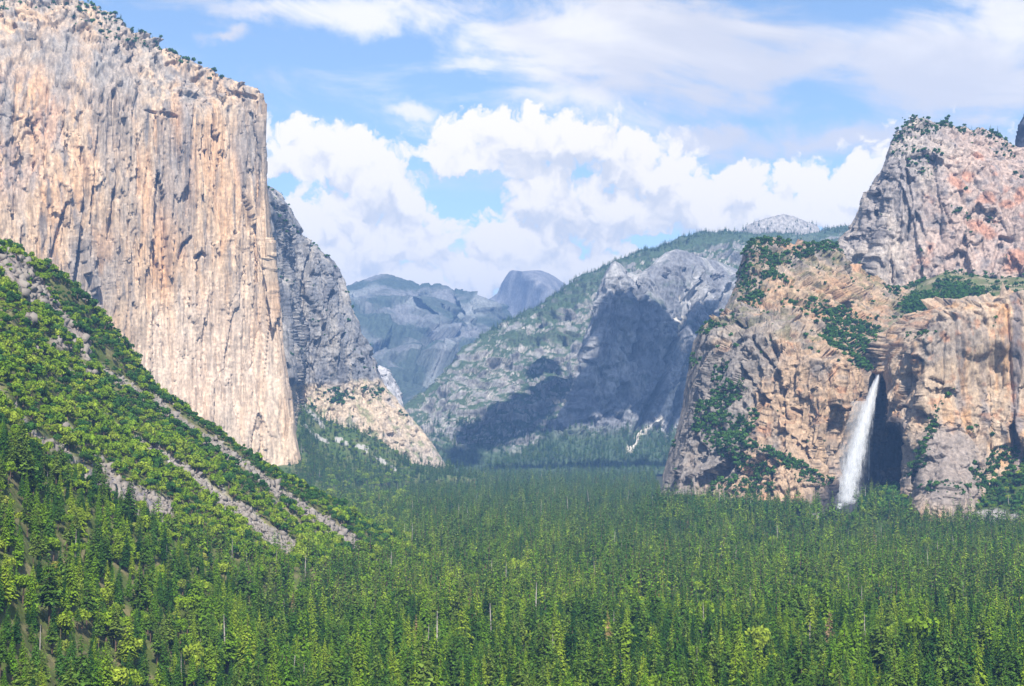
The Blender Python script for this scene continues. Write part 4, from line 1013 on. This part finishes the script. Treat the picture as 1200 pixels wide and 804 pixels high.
P, PX, PY = TERRAIN['bench']; n = fbm(P/45.+12, 4)
d = patch_density(PX, PY, [(1000, 400, 32, 22, 20, 1), (1020, 428, 30, 14, 0, 1), (985, 380, 20, 14, 0, 1), (1090, 362, 34, 16, 5, 1), (1130, 352, 30, 12, 0, 1), (1060, 415, 24, 12, -40, 1), (1075, 392, 24, 10, -30, .6), (1110, 335, 20, 6, 0, .5)], P)
d = np.maximum(d, .3*sstep(-.1, .3, n))
scatter('bench', d, .045, ledge, LS, .6, 1.6, lim=11000); scatter('bench', d, .002, farwood, FT, .3, .6, lim=500)
P, PX, PY = TERRAIN['peak']; n = fbm(P/35.+2, 3); nzp = grid_normals(P)[..., 2]
d = patch_density(PX, PY, [(1060, 160, 14, 10, -50, .9), (1080, 152, 22, 12, 0, .9), (1065, 185, 14, 14, 0, .5), (1085, 195, 14, 22, 60, .7), (1100, 146, 30, 4, 0, .9), (1130, 152, 16, 4, 20, .9), (1165, 165, 18, 6, 30, 1), (1175, 178, 16, 6, 20, .9), (1195, 205, 14, 4, 20, .8), (1150, 330, 20, 10, 0, .6), (1180, 340, 20, 8, 0, .6), (1110, 330, 14, 10, 0, .6), (1130, 255, 14, 4, 30, .7), (1165, 262, 10, 6, 30, .7), (1115, 248, 8, 6, 0, .4), (1200, 350, 40, 12, 0, .8)], P)
d = np.maximum(d, .05*sstep(.1, .3, n))
scatter('peak', d, .014, ledge, LS, .5, 1.5, lim=4500); scatter('peak', d*sstep(.3, .6, nzp), .0015, farwood, FT, .3, .6, lim=200)
P, PX, PY = TERRAIN['left_wall']; n = fbm(P/50., 3)
rimy = np.interp(PX, [-260, 0, 35, 75, 110, 140, 180, 220, 260, 308], [60, 8, 3, 5, 14, 31, 52, 74, 92, 118])
rw = sstep(15, 3, PY-rimy); up = rw*(P[..., 1] > 3300)*sstep(310, 180, PX)
d = np.maximum(up*(.25+.6*sstep(-.1, .2, n))*sstep(160, 140, PY), patch_density(PX, PY, [(100, 22, 28, 12, 0, .5), (130, 40, 22, 10, 30, .5), (160, 48, 14, 6, 30, .4), (20, 30, 12, 6, 0, .15)], P))
scatter('left_wall', d*(P[..., 2] > 900), .004, ledge, LS, .8, 2.0, lim=2200)
scatter('left_wall', up*(P[..., 2] > 900)*sstep(260, 160, PX), .0012, farwood, FT, .3, .55, lim=350)
P, PX, PY = TERRAIN['buttress']; n = fbm(P/40., 3)
d = patch_density(PX, PY, [(395, 468, 18, 10, 10, 1), (432, 462, 14, 5, 30, 1), (370, 478, 6, 8, 40, .8), (445, 460, 8, 3, 0, .7), (470, 487, 8, 3, 20, .5)], P, .4)
d = np.maximum(d, .08*sstep(.1, .3, n)*sstep(448, 458, PY)); d = np.maximum(d, .4*sstep(.5, .8, grid_normals(P)[..., 2])*sstep(0, .2, n)*(PY < 440))
scatter('buttress', d, .012, ledge, LS, .8, 1.8, lim=1800)
P, PX, PY, scr = TERRAIN['left_apron']
scatter('left_apron', (1-scr)*(PX > 335)*(.75+.8*fbm(P/50., 3)).clip(.1, 1), .011, farwood, FT+LS, .4, .95, lim=6500)
P, PX, PY = TERRAIN['fall_cliff']; n = fbm(P/25., 3)
d = patch_density(PX, PY, [(1085, 530, 5, 45, 20, .8), (1100, 480, 5, 35, 25, .5), (1142, 505, 5, 5, 0, .9), (1160, 512, 5, 5, 0, .9), (1110, 575, 30, 8, 0, .4), (1150, 560, 20, 18, 0, .9), (1165, 380, 4, 8, 0, .6), (1170, 540, 25, 12, -20, 1), (1085, 395, 16, 4, -20, .4)], P, .3)
scatter('fall_cliff', d, .03, ledge, LS, .5, 1.4, lim=2600)
P, PX, PY = TERRAIN['massif'][:3]
d = patch_density(PX, PY, [(1055, 530, 14, 22, 0, 1), (1062, 512, 10, 10, 0, 1), (1048, 560, 18, 14, 0, .8)], P, .5)*.6
P, PX, PY, rk = TERRAIN['right_apron']
scatter('right_apron', (1-rk)*(PX > 770)*sstep(612, 600, PY), .018, ledge, LS, .6, 1.8, lim=7000)
P, PX, PY, veg = TERRAIN['mid']
nm = fbm(P/120., 3)
scatter('mid', veg*(PX > 470)*sstep(300, 900, P[..., 2]+0)*(PY < 545), .0032, farwood, FT, .35, .8, lim=10000)
rid = np.interp(PX, [480, 540, 600, 663, 720, 770, 830, 870, 960, 1060], [472, 411, 372, 335, 304, 287, 272, 264, 265, 262])
scatter('mid', sstep(12, 2, PY-rid)*(PX > 560)*(P[..., 1] < 8500), .006, farwood, FT, .3, .8, lim=5000)
scatter('mid', (PX > 500)*(PY > 495)*(PY < 556)*1.0, .0030, farwood, FT, .6, 1.1, lim=5000)
P, PX, PY, veg = TERRAIN['pillar']
scatter('pillar', veg*(PX > 500)*sstep(495, 515, PY), .0035, farwood, FT, .6, 1.1, lim=5000)
P, PX, PY = TERRAIN['bald']; scatter('bald', sstep(258, 268, PY)*sstep(-.1, .1, fbm(P/60., 3)), .004, farwood, FT, .6, 1., lim=600)
print('ledge', len(ledge), 'farwood', len(farwood))
instance_cloud('ledge_shrubs', ledge, 'dark green scrub growing on the ledges, rims and benches of the granite cliffs', 'scrub')
instance_cloud('distant_forest', farwood, 'tiny far conifers along the skylines and on the slopes beyond the valley', 'forest')

# ------------------------------------------------------------------ the plants one can tell apart
ORD = ['leftmost', 'second', 'third', 'fourth', 'fifth', 'sixth', 'seventh', 'eighth', 'ninth', 'tenth', 'eleventh', 'twelfth', 'thirteenth', 'fourteenth', 'fifteenth', 'sixteenth', 'seventeenth', 'eighteenth', 'nineteenth', 'twentieth']
def place(kind_name, p, label, cat, group, trunk_name='trunk', crown_name='crown'):
    (x, y, z), key, s3 = p[:3]; pr = PROTO[key]
    root = bpy.data.objects.new(kind_name, None); root.empty_display_size = 2
    root.location = (x, y, z); root.rotation_euler = (rng.normal()*.02, rng.normal()*.02, rng.random()*6.283); root.scale = s3
    C.objects.link(root); set_props(root, label, cat, None, group)
    t = bpy.data.objects.new(trunk_name, pr['trunk']); t.parent = root; C.objects.link(t)
    c = bpy.data.objects.new(crown_name, pr['crown']); c.parent = root; C.objects.link(c)
def landmark(px):
    for lim, t in ((60, 'under the left ridge outcrop'), (130, 'below the first scree chute'), (210, 'below the dark scree'), (310, 'below the pale scree chute'), (370, "under the big wall's right foot"), (430, 'below the grey buttress'), (500, "under the buttress's pale slab"), (560, 'under the far blue domes'),
                   (620, 'under the split dome'), (680, "under the mid-valley slope"), (740, 'under the pointed pillar'), (785, 'under the bluish mid cliff'), (840, "under the massif's left flank"), (900, "under the massif's middle"), (965, "under the massif's orange face"), (1020, 'under the waterfall'), (1080, 'under the dark alcove'), (1140, 'under the streaked orange cliff'), (9999, 'at the right edge')):
        if px < lim: return t
def number(items, keyf):
    """items -> unique ordinal words inside every (look, place) cell, counted from the left"""
    cells = {}
    for it in items: cells.setdefault(keyf(it), []).append(it)
    for key, lst in cells.items():
        lst.sort(key=lambda q: q[4])
        for i, it in enumerate(lst): yield key, (None if len(lst) == 1 else i), it
def ordw(i): return 'the only one' if i is None else (ORD[0] if i == 0 else (ORD[i] if i < 20 else str(i+1)+'th')+' from left')

trees = [f for f in forest if f[3] in ('fir', 'cedar', 'pine')]
inframe = [f for f in trees if 4 < f[4] < 1196 and f[0][2]+PROTO[f[1]]['h']*f[2][2]*.75 > CAMZ+(0 if 0 else (402-790)/F*f[0][1]*1.0+f[0][1]*math.tan(PITCH)-0)]
inframe.sort(key=lambda f: f[0][1]/(f[2][2]))
chosen = inframe[:300]
sn = sorted([f for f in forest if f[3] in ('snag', 'brown') and 4 < f[4] < 1196 and 480 < f[5] < 830], key=lambda f: f[0][1])[:60]
ok_ = sorted([f for f in forest if f[3] == 'oak' and 4 < f[4] < 1196 and f[5] < 840 and f[5] > 480], key=lambda f: f[0][1]/f[2][2])[:140]
sh = sorted([f for f in shrubs if 3 < f[4] < 480 and f[5] > 292], key=lambda f: f[0][1]/f[2][0])[:300]
LOOK = dict(fir='dark green fir', cedar='yellow-green cedar', pine='olive open pine')
CATN = dict(fir='fir tree', cedar='cedar tree', pine='pine tree')
def sizew(f):
    h = f[2][2]; return 'tall' if h > 1.05 else ('short' if h < .85 else 'medium')
for (look, sz, lm, kd), i, f in number(chosen, lambda f: (LOOK[f[3]], sizew(f), landmark(f[4]), f[3])):
    place(kd+'_tree', f, f'{sz} {look} in front forest {lm}, {ordw(i)}', CATN[kd], 'conifers in the front of the valley forest')
def row(py): return 'near the bottom edge' if py > 740 else ('in mid-forest' if py > 640 else 'in the far forest')
for (kd, r_, lm), i, f in number(sn, lambda f: (f[3], row(f[5]), landmark(f[4]))):
    if kd == 'snag': place('dead_tree', f, f'bare grey trunk {r_}, {lm}, {ordw(i)}', 'dead tree', 'dead trees standing in the forest')
    else: place('browned_conifer', f, f'reddish-brown conifer {r_}, {lm}, {ordw(i)}', 'conifer', 'browned conifers in the forest')
for (g_, r_, lm), i, f in number(ok_, lambda f: ('yellowish round' if f[1] == 'gold0' else 'green round', row(f[5]), landmark(f[4]))):
    place('oak_tree', f, f'{g_} oak {r_} {lm}, {ordw(i)}', 'oak tree', 'oaks among the conifers')
def slope_place(px, py):
    rd = np.interp(px, *zip(*RIDGE))
    dpt = py-rd
    if dpt < 22: v = 'on the ridge line'
    elif dpt < 60: v = 'just under the ridge'
    elif dpt < 120: v = 'midway down the slope'
    else: v = 'low on the slope'
    h = 'by the left border' if px < 45 else 'left of the outcrop' if px < 90 else 'below the outcrop' if px < 135 else 'near the upper chutes' if px < 190 else 'between the chutes' if px < 250 else 'beside the long chute' if px < 320 else 'near the chute ends' if px < 400 else 'at the toe'
    return v+' '+h
for (kd, sz, pl), i, f in number(sh, lambda f: (f[3], 'large' if f[2][0] > 1.3 else 'medium', slope_place(f[4], f[5]))):
    place('oak_bush', f, f'{sz} {"dark" if kd == "dark" else "light"} green bush {pl}, {ordw(i)}', 'bush', 'rounded bushes on the left slope')
used = {id(f) for f in chosen+sn+ok_+sh}
instance_cloud('forest', [f[:3] for f in forest if id(f) not in used], 'dense conifer forest carpeting the valley floor behind the front trees', 'forest')
instance_cloud('brush', [f[:3] for f in shrubs if id(f) not in used], 'thick green brush covering the rest of the left slope', 'brush')

# ------------------------------------------------------------------ waterfall
def water_mat():
    m, nt, N, L = new_mat('white_water')
    out = N.new('ShaderNodeOutputMaterial'); d = N.new('ShaderNodeBsdfDiffuse'); d.inputs[0].default_value = (.80, .82, .85, 1)
    tl = N.new('ShaderNodeBsdfTranslucent'); tl.inputs[0].default_value = (.80, .82, .85, 1); m1 = N.new('ShaderNodeMixShader'); m1.inputs[0].default_value = .35
    L.new(d.outputs[0], m1.inputs[1]); L.new(tl.outputs[0], m1.inputs[2])
    t = N.new('ShaderNodeBsdfTransparent'); mx = N.new('ShaderNodeMixShader'); a = N.new('ShaderNodeAttribute'); a.attribute_name = 'Col'
    s = N.new('ShaderNodeSeparateColor'); L.new(a.outputs['Color'], s.inputs[0])
    L.new(s.outputs[0], mx.inputs[0]); L.new(t.outputs[0], mx.inputs[1]); L.new(m1.outputs[0], mx.inputs[2]); L.new(mx.outputs[0], out.inputs[0])
    return m
M_water = water_mat()
def fall_sheets(name, prof, D0, layers, nu, nv, gap, seed, dens=1.0, parent=None, bulge=8, lean=0):
    V, Fc, A, o = [], [], [], 0
    ys = np.linspace(prof[0][0], prof[-1][0], nv); pr = np.array(prof, float)
    l = np.interp(ys, pr[:, 0], pr[:, 1]); r = np.interp(ys, pr[:, 0], pr[:, 2])
    for k in range(layers):
        sc_ = 1-.13*k
        u = np.linspace(-1, 1, nu); c = (l+r)/2; hw = (r-l)/2*sc_
        PXx = c[:, None]+u[None]*hw[:, None]; PYy = np.repeat(ys[:, None], nu, 1)
        P = pt(PXx, PYy, D0-k*gap+bulge*(u[None]**2)+lean*(ys[:, None]-ys[0])/(ys[-1]-ys[0]))
        P[..., 1] += 3*fbm(P*np.array([1/9., 1/9., 1/40.])+seed+k*7, 3)
        q = np.stack([PXx*.42, PYy*.06+k*3, PXx*0+seed+k*5.], -1); q2 = np.stack([PXx*.16, PYy*.05, PXx*0+seed+k*5.+50], -1)
        q3 = np.stack([PXx*.3, PYy*.22, PXx*0+seed+k*9.], -1)
        t = (ys-ys[0])/(ys[-1]-ys[0])
        a = (1-np.abs(u[None])**1.8)*1.35+.12-.22*t[:, None]+.75*fbm(q, 4)+.6*fbm(q2, 3)+.55*fbm(q3, 4)*t[:, None]
        a = a+.9*fbm(np.stack([PXx*.9+PYy*.25, PYy*.10, PXx*0+seed+k*13.], -1), 4)*(.3+.7*t[:, None]); a = .85*sstep(.3, 1.6, a)*dens*sstep(1.0, .94, t)[:, None]
        a *= .92-.35*t[:, None]**2
        V.append(P.reshape(-1, 3)); Fc.append(grid_faces(nv, nu)+o); A.append(a.ravel()); o += nu*nv
    A = np.concatenate(A); cols = np.stack([A, A, A], -1)
    return mesh_np(name, np.concatenate(V), np.concatenate(Fc), cols, M_water, parent=parent)
w = fall_sheets('waterfall', [(436, 1027, 1034), (445, 1023, 1033), (460, 1015, 1031), (480, 1006, 1028), (500, 998, 1025), (520, 991, 1021), (545, 983, 1016), (565, 977, 1012), (585, 975, 1012), (594, 977, 1011)], 2690, 4, 60, 300, 4, 3.0, lean=-75)
set_props(w, 'tall white waterfall plunging from the hanging valley into the shaded alcove', 'waterfall')
s1 = fall_sheets('side_stream', [(496, 1017, 1020), (520, 1017.5, 1020.5), (545, 1016.5, 1020.5), (566, 1015, 1021)], 2715, 2, 14, 120, 2, 9., .75, parent=w, bulge=1)
s2 = fall_sheets('lower_cascade', [(590, 981, 988), (597, 979, 987), (602, 977, 983)], 2510, 2, 16, 30, 2, 12., 1.0, parent=w, bulge=1)
s3 = fall_sheets('mist', [(470, 990, 1024), (520, 978, 1024), (560, 966, 1022), (600, 962, 1024)], 2660, 2, 40, 120, 9, 21., .22, parent=w, bulge=10, lean=-60)

# ------------------------------------------------------------------ clouds overhead (outside the frame) that shade the middle distance
def build_cloud(name, blobs, z, label):
    V, Fc, o = [], [], 0
    n1, n2 = 26, 40
    th = np.linspace(.001, math.pi-.001, n1); ph = np.linspace(0, 2*math.pi, n2)
    T, Ph = np.meshgrid(th, ph, indexing='ij')
    U = np.stack([np.sin(T)*np.cos(Ph), np.sin(T)*np.sin(Ph), np.cos(T)], -1)
    for px, py, D, r in blobs:
        p = pt(px, py, D); c = p+SUN*(z-p[2])/SUN[2]; R = r*D/F
        S_ = U*np.array([R, R*1.15, R*.45]); W = c+S_
        W = W+U*(fbm(W/(R*.7), 4)*R*.35)[..., None]; W[:, -1] = W[:, 0]
        V.append(W.reshape(-1, 3)); Fc.append(grid_faces(n1, n2)+o); o += n1*n2
    m = bpy.data.materials.get('white_cloud')
    if m is None:
        m, nt, N, L = new_mat('white_cloud'); out = N.new('ShaderNodeOutputMaterial'); d = N.new('ShaderNodeBsdfDiffuse'); d.inputs[0].default_value = (.9, .9, .92, 1); L.new(d.outputs[0], out.inputs[0])
    ob = mesh_np(name, np.concatenate(V), np.concatenate(Fc), None, m)
    set_props(ob, label, 'cloud', 'structure')
build_cloud('cloud', [(565, 505, 5750, 34), (600, 490, 5850, 36), (545, 525, 5600, 22), (625, 470, 5950, 30), (650, 455, 6100, 34), (640, 420, 6300, 22), (665, 490, 5800, 30)], 2900, 'small white cumulus overhead shading the left part of the middle distance')
build_cloud('cloud', [(700, 470, 5870, 42), (740, 440, 5930, 46), (720, 400, 5950, 34), (765, 400, 6050, 34), (790, 440, 6000, 40), (770, 480, 5900, 40), (822, 400, 6170, 28), (835, 440, 6050, 36), (712, 365, 5980, 14), (740, 370, 6000, 18)], 2950, 'white cumulus overhead shading the bluish cliff in the middle distance')
build_cloud('cloud', [(x_, 549, 5330+ (x_-560)*.1, 13) for x_ in range(545, 800, 22)], 2850, 'long thin cloud overhead shading a strip of forest at the valley head')

# ------------------------------------------------------------------ sky with clouds (world space directions)
def azel(px, py):
    p = pt(px, py, 1000.0)-np.array([0, 0, CAMZ]); r = np.linalg.norm(p)
    return math.atan2(p[0], p[1]), math.asin(p[2]/r)
def build_world():
    w = bpy.data.worlds.new('World'); bpy.context.scene.world = w; w.use_nodes = True
    nt = w.node_tree; N, L = nt.nodes, nt.links; N.clear()
    def math_(op, a, b=None, c=None, clamp=False):
        n = N.new('ShaderNodeMath'); n.operation = op; n.use_clamp = clamp
        for i, v in enumerate((a, b, c)):
            if v is None: continue
            if isinstance(v, (int, float)): n.inputs[i].default_value = v
            else: L.new(v, n.inputs[i])
        return n.outputs[0]
    def sm(v, a, b, lo=0., hi=1.):
        n = N.new('ShaderNodeMapRange'); n.interpolation_type = 'SMOOTHSTEP'
        n.inputs['From Min'].default_value = a; n.inputs['From Max'].default_value = b; n.inputs['To Min'].default_value = lo; n.inputs['To Max'].default_value = hi
        L.new(v, n.inputs[0]); return n.outputs[0]
    tc = N.new('ShaderNodeTexCoord'); sp = N.new('ShaderNodeSeparateXYZ'); L.new(tc.outputs['Generated'], sp.inputs[0])
    az0 = math_('ARCTAN2', sp.outputs[0], sp.outputs[1]); el0 = math_('ARCSINE', sp.outputs[2])
    S = F*1.0/100   # angles scaled so that 1 unit = 100 photograph pixels
    AZ = math_('MULTIPLY', az0, S); EL = math_('MULTIPLY', el0, S)
    def comb(x, y, z=0.0):
        n = N.new('ShaderNodeCombineXYZ')
        for i, v in enumerate((x, y, z)):
            if isinstance(v, (int, float)): n.inputs[i].default_value = v
            else: L.new(v, n.inputs[i])
        return n.outputs[0]
    def noise(vec, scale, detail=6, rough=.55, dist=0, color=False, typ=None):
        n = N.new('ShaderNodeTexNoise'); n.noise_dimensions = '2D'; n.inputs['Scale'].default_value = scale; n.inputs['Detail'].default_value = detail
        n.inputs['Roughness'].default_value = rough; n.inputs['Distortion'].default_value = dist
        L.new(vec, n.inputs[0]); return n.outputs['Color' if color else 'Fac']
    # cumulus: a field of soft lobes at hand-placed directions, frayed by noise
    blobs = [(372, 168, 42, 30, 1), (345, 180, 40, 36, 1), (405, 185, 50, 42, 1), (440, 215, 55, 45, 1), (470, 240, 50, 40, 1), (370, 265, 60, 50, 1), (430, 290, 80, 55, 1), (345, 330, 60, 60, 1), (500, 290, 60, 45, .9),
             (330, 250, 24, 30, .9), (545, 160, 42, 28, 1), (580, 165, 50, 38, 1), (625, 165, 50, 36, 1), (675, 175, 50, 42, 1), (730, 190, 60, 46, 1), (780, 205, 50, 42, 1), (520, 185, 35, 18, .9), (560, 195, 60, 22, .9), (640, 230, 70, 50, 1), (720, 250, 90, 48, 1), (610, 285, 80, 42, 1),
             (800, 235, 60, 48, 1), (865, 225, 50, 32, 1), (835, 250, 60, 30, 1), (930, 220, 45, 32, .95), (965, 225, 45, 32, .95), (900, 250, 80, 30, 1), (1000, 225, 50, 40, .95), (985, 255, 60, 25, 1),
             (560, 320, 90, 35, 1), (680, 320, 90, 26, 1), (500, 340, 90, 30, 1), (780, 300, 40, 10, .8), (630, 310, 60, 30, 1), (420, 340, 60, 40, 1), (300, 200, 40, 60, .8), (1100, 220, 120, 60, .8), (1300, 260, 160, 80, 1), (100, 250, 160, 90, 1), (-150, 180, 160, 90, 1)]
    holes = [(332, 222, 17, 22, 1.3), (560, 222, 55, 17, .9), (520, 235, 30, 14, .7), (765, 283, 34, 8, .9)]
    W1 = comb(AZ, EL)
    wn = noise(W1, 1.6, 5, .6, color=True)
    vs = N.new('ShaderNodeVectorMath'); vs.operation = 'SUBTRACT'; L.new(wn, vs.inputs[0]); vs.inputs[1].default_value = (.5, .5, .5)
    vk = N.new('ShaderNodeVectorMath'); vk.operation = 'SCALE'; L.new(vs.outputs[0], vk.inputs[0]); vk.inputs['Scale'].default_value = .55
    va = N.new('ShaderNodeVectorMath'); va.operation = 'ADD'; L.new(W1, va.inputs[0]); L.new(vk.outputs[0], va.inputs[1])
    WP = va.outputs[0]
    g = bpy.data.node_groups.new('cumulus_density', 'ShaderNodeTree')
    g.interface.new_socket('Vector', in_out='INPUT', socket_type='NodeSocketVector'); g.interface.new_socket('Value', in_out='OUTPUT', socket_type='NodeSocketFloat')
    gi = g.nodes.new('NodeGroupInput'); go = g.nodes.new('NodeGroupOutput'); G, GL = g.nodes, g.links
    def gm(op, a, b=None, c=None):
        n = G.new('ShaderNodeMath'); n.operation = op
        for i, v in enumerate((a, b, c)):
            if v is None: continue
            if isinstance(v, (int, float)): n.inputs[i].default_value = v
            else: GL.new(v, n.inputs[i])
        return n.outputs[0]
    tot = None
    for lst, sgn in ((blobs, 1), (holes, -1)):
        for px, py, rx, ry, wgt in lst:
            a, e = azel(px, py)
            s = G.new('ShaderNodeVectorMath'); s.operation = 'SUBTRACT'; GL.new(gi.outputs[0], s.inputs[0]); s.inputs[1].default_value = (a*S, e*S, 0)
            m = G.new('ShaderNodeVectorMath'); m.operation = 'MULTIPLY'; GL.new(s.outputs[0], m.inputs[0]); m.inputs[1].default_value = (100/rx, 100/ry, 0)
            l = G.new('ShaderNodeVectorMath'); l.operation = 'LENGTH'; GL.new(m.outputs[0], l.inputs[0])
            v = gm('SUBTRACT', 1.25, l.outputs['Value'])
            if sgn > 0:
                v = gm('MULTIPLY', v, wgt)
                tot = v if tot is None else gm('SMOOTH_MAX', tot, v, .25)
            else:
                v = gm('MULTIPLY', gm('MAXIMUM', v, 0.0), wgt); tot = gm('SUBTRACT', tot, v)
    tot = gm('MINIMUM', tot, 1.1)
    def gn(scale, detail, rough):
        n = G.new('ShaderNodeTexNoise'); n.noise_dimensions = '2D'; n.inputs['Scale'].default_value = scale; n.inputs['Detail'].default_value = detail; n.inputs['Roughness'].default_value = rough
        GL.new(gi.outputs[0], n.inputs[0]); return n.outputs['Fac']
    vo = G.new('ShaderNodeTexVoronoi'); vo.voronoi_dimensions = '2D'; vo.feature = 'F1'; vo.inputs['Scale'].default_value = 3.6; vo.inputs['Detail'].default_value = 2; vo.inputs['Roughness'].default_value = .55; vo.inputs['Randomness'].default_value = 1
    GL.new(gi.outputs[0], vo.inputs['Vector'])
    d = gm('ADD', tot, gm('MULTIPLY', gm('SUBTRACT', gn(2.2, 7, .6), .5), 1.3))
    d = gm('ADD', d, gm('MULTIPLY', gm('SUBTRACT', .75, vo.outputs['Distance']), .6))
    GL.new(d, go.inputs[0])
    def dens(vec):
        n = N.new('ShaderNodeGroup'); n.node_tree = g; L.new(vec, n.inputs[0]); return n.outputs[0]
    def off(vec, x, y):
        n = N.new('ShaderNodeVectorMath'); n.operation = 'ADD'; L.new(vec, n.inputs[0]); n.inputs[1].default_value = (x, y, 0); return n.outputs[0]
    d0 = dens(WP); d1 = dens(off(WP, .04, .2))
    mask = sm(d0, .08, .5)
    low = noise(WP, .55, 3, .5)
    lit = math_('ADD', math_('MULTIPLY', math_('SUBTRACT', d0, d1), 1.0), math_('MULTIPLY', math_('SUBTRACT', low, .47), 1.6))
    lit = sm(lit, -.85, .3)
    # thin high sheets and streaks
    H1 = comb(math_('MULTIPLY', AZ, .55), math_('MULTIPLY_ADD', AZ, .25, math_('MULTIPLY', EL, 1.7)), 3.0)
    h1 = noise(H1, .9, 8, .6, .4); h2 = noise(H1, .35, 4, .5, .2)
    reg = None
    for px, py, rx, ry, wgt in [(760, 50, 190, 60, 1.0), (640, 40, 160, 40, .85), (880, 90, 150, 50, .9), (1120, 85, 120, 70, 1.15), (470, 15, 170, 30, .8), (950, 165, 150, 28, .75), (1090, 170, 130, 28, .8), (640, 110, 90, 20, .5), (270, 38, 36, 14, .8), (850, 160, 80, 18, .7), (300, 10, 120, 20, .6), (480, 128, 30, 12, .5), (1180, 30, 120, 40, .8), (560, 80, 60, 15, .5)]:
        a, e = azel(px, py)
        s = N.new('ShaderNodeVectorMath'); s.operation = 'SUBTRACT'; L.new(WP, s.inputs[0]); s.inputs[1].default_value = (a*S, e*S, 0)
        m = N.new('ShaderNodeVectorMath'); m.operation = 'MULTIPLY'; L.new(s.outputs[0], m.inputs[0]); m.inputs[1].default_value = (100/rx, 100/ry, 0)
        l = N.new('ShaderNodeVectorMath'); l.operation = 'LENGTH'; L.new(m.outputs[0], l.inputs[0])
        v = math_('MULTIPLY', math_('SUBTRACT', 1.3, l.outputs['Value']), wgt)
        reg = v if reg is None else math_('SMOOTH_MAX', reg, v, .3)
    outside = sm(math_('ABSOLUTE', az0), .5, .9); up = sm(el0, .33, .5)
    reg = math_('MAXIMUM', reg, math_('MULTIPLY', math_('MAXIMUM', outside, up), .25))
    hd = math_('ADD', math_('MULTIPLY', reg, 1.0), math_('MULTIPLY', math_('SUBTRACT', h1, .5), 2.0))
    hmask = sm(hd, .0, .85, 0, .9)
    hshade = sm(math_('ADD', h2, math_('MULTIPLY', h1, .4)), .55, .85)
    # sky
    sky = N.new('ShaderNodeTexSky'); sky.sky_type = 'NISHITA'; sky.sun_disc = False
    sky.sun_elevation = SUN_EL; sky.sun_rotation = math.pi-SUN_AZ
    sky.altitude = 1300; sky.air_density = 1.0; sky.dust_density = .6; sky.ozone_density = 1.5
    def mixc(f, a, b):
        n = N.new('ShaderNodeMix'); n.data_type = 'RGBA'
        if isinstance(f, float): n.inputs[0].default_value = f
        else: L.new(f, n.inputs[0])
        for i, v in ((6, a), (7, b)):
            if isinstance(v, tuple): n.inputs[i].default_value = (*v, 1)
            else: L.new(v, n.inputs[i])
        return n.outputs[2]
    K = SKY_K
    def kc(*c): return tuple(x*K for x in c)
    bsc = N.new('ShaderNodeVectorMath'); bsc.operation = 'SCALE'; bsc.inputs['Scale'].default_value = 1.45; L.new(sky.outputs[0], bsc.inputs[0]); base = bsc.outputs[0]
    hi = mixc(hshade, kc(.98, .96, 1.0), kc(1.4, 1.32, 1.22))
    c = mixc(hmask, base, hi)
    cu = mixc(lit, kc(.98, .98, 1.0), kc(1.5, 1.38, 1.2))
    c = mixc(mask, c, cu)
    bg = N.new('ShaderNodeBackground'); L.new(c, bg.inputs[0]); bg.inputs[1].default_value = SKY_STRENGTH
    o = N.new('ShaderNodeOutputWorld'); L.new(bg.outputs[0], o.inputs[0])
    w.cycles.sampling_method = 'MANUAL'; w.cycles.sample_map_resolution = 512
SKY_STRENGTH = .07
SKY_K = 7.2
EXPOSURE = .9
build_world()

sun = bpy.data.lights.new('sun', 'SUN'); sun.energy = 4.9; sun.angle = math.radians(.53); sun.color = (1, .955, .88)
so = bpy.data.objects.new('sun', sun); C.objects.link(so)
so.rotation_euler = Vector(SUN.tolist()).to_track_quat('Z', 'Y').to_euler(); so.location = (SUN*3000).tolist()

# ------------------------------------------------------------------ air
def build_haze():
    x0, x1, y0, y1, z0, z1 = -20500, 20500, -6500, 30500, -8, 1720
    v = [(x, y, z) for z in (z0, z1) for y in (y0, y1) for x in (x0, x1)]
    f = [(0, 2, 3, 1), (4, 5, 7, 6), (0, 1, 5, 4), (2, 6, 7, 3), (0, 4, 6, 2), (1, 3, 7, 5)]
    m, nt, N, L = new_mat('pale_air')
    out = N.new('ShaderNodeOutputMaterial'); pv = N.new('ShaderNodeVolumePrincipled')
    pv.inputs['Color'].default_value = (.26, .50, 1.0, 1); pv.inputs['Density'].default_value = HAZE; pv.inputs['Anisotropy'].default_value = 0.0
    L.new(pv.outputs[0], out.inputs['Volume'])
    m.volume_intersection_method = 'FAST' if hasattr(m, 'volume_intersection_method') else None if False else 'FAST'
    o = mesh_np('haze', v, f, None, m, smooth=False)
    set_props(o, 'thin blue afternoon haze filling the whole valley', 'haze', 'stuff')
HAZE = 5.8e-5
try: build_haze()
except AttributeError as e: print('haze', e)

# ------------------------------------------------------------------ camera and render settings
cam = bpy.data.cameras.new('camera'); co = bpy.data.objects.new('camera', cam); C.objects.link(co)
cam.sensor_width = 36; cam.lens = 36*F/1200; cam.clip_start = 1; cam.clip_end = 80000
co.location = (0, 0, CAMZ); co.rotation_euler = (math.pi/2+PITCH, 0, 0)
bpy.context.scene.camera = co
sc = bpy.context.scene
sc.render.engine = 'CYCLES'
sc.view_settings.view_transform = 'Standard'; sc.view_settings.look = 'None'; sc.view_settings.gamma = 1; sc.view_settings.exposure = EXPOSURE
cy = sc.cycles; cy.max_bounces = 6; cy.diffuse_bounces = 2; cy.glossy_bounces = 1; cy.transmission_bounces = 2; cy.transparent_max_bounces = 24; cy.volume_bounces = 0
cy.use_denoising = True; cy.caustics_reflective = False; cy.caustics_refractive = False
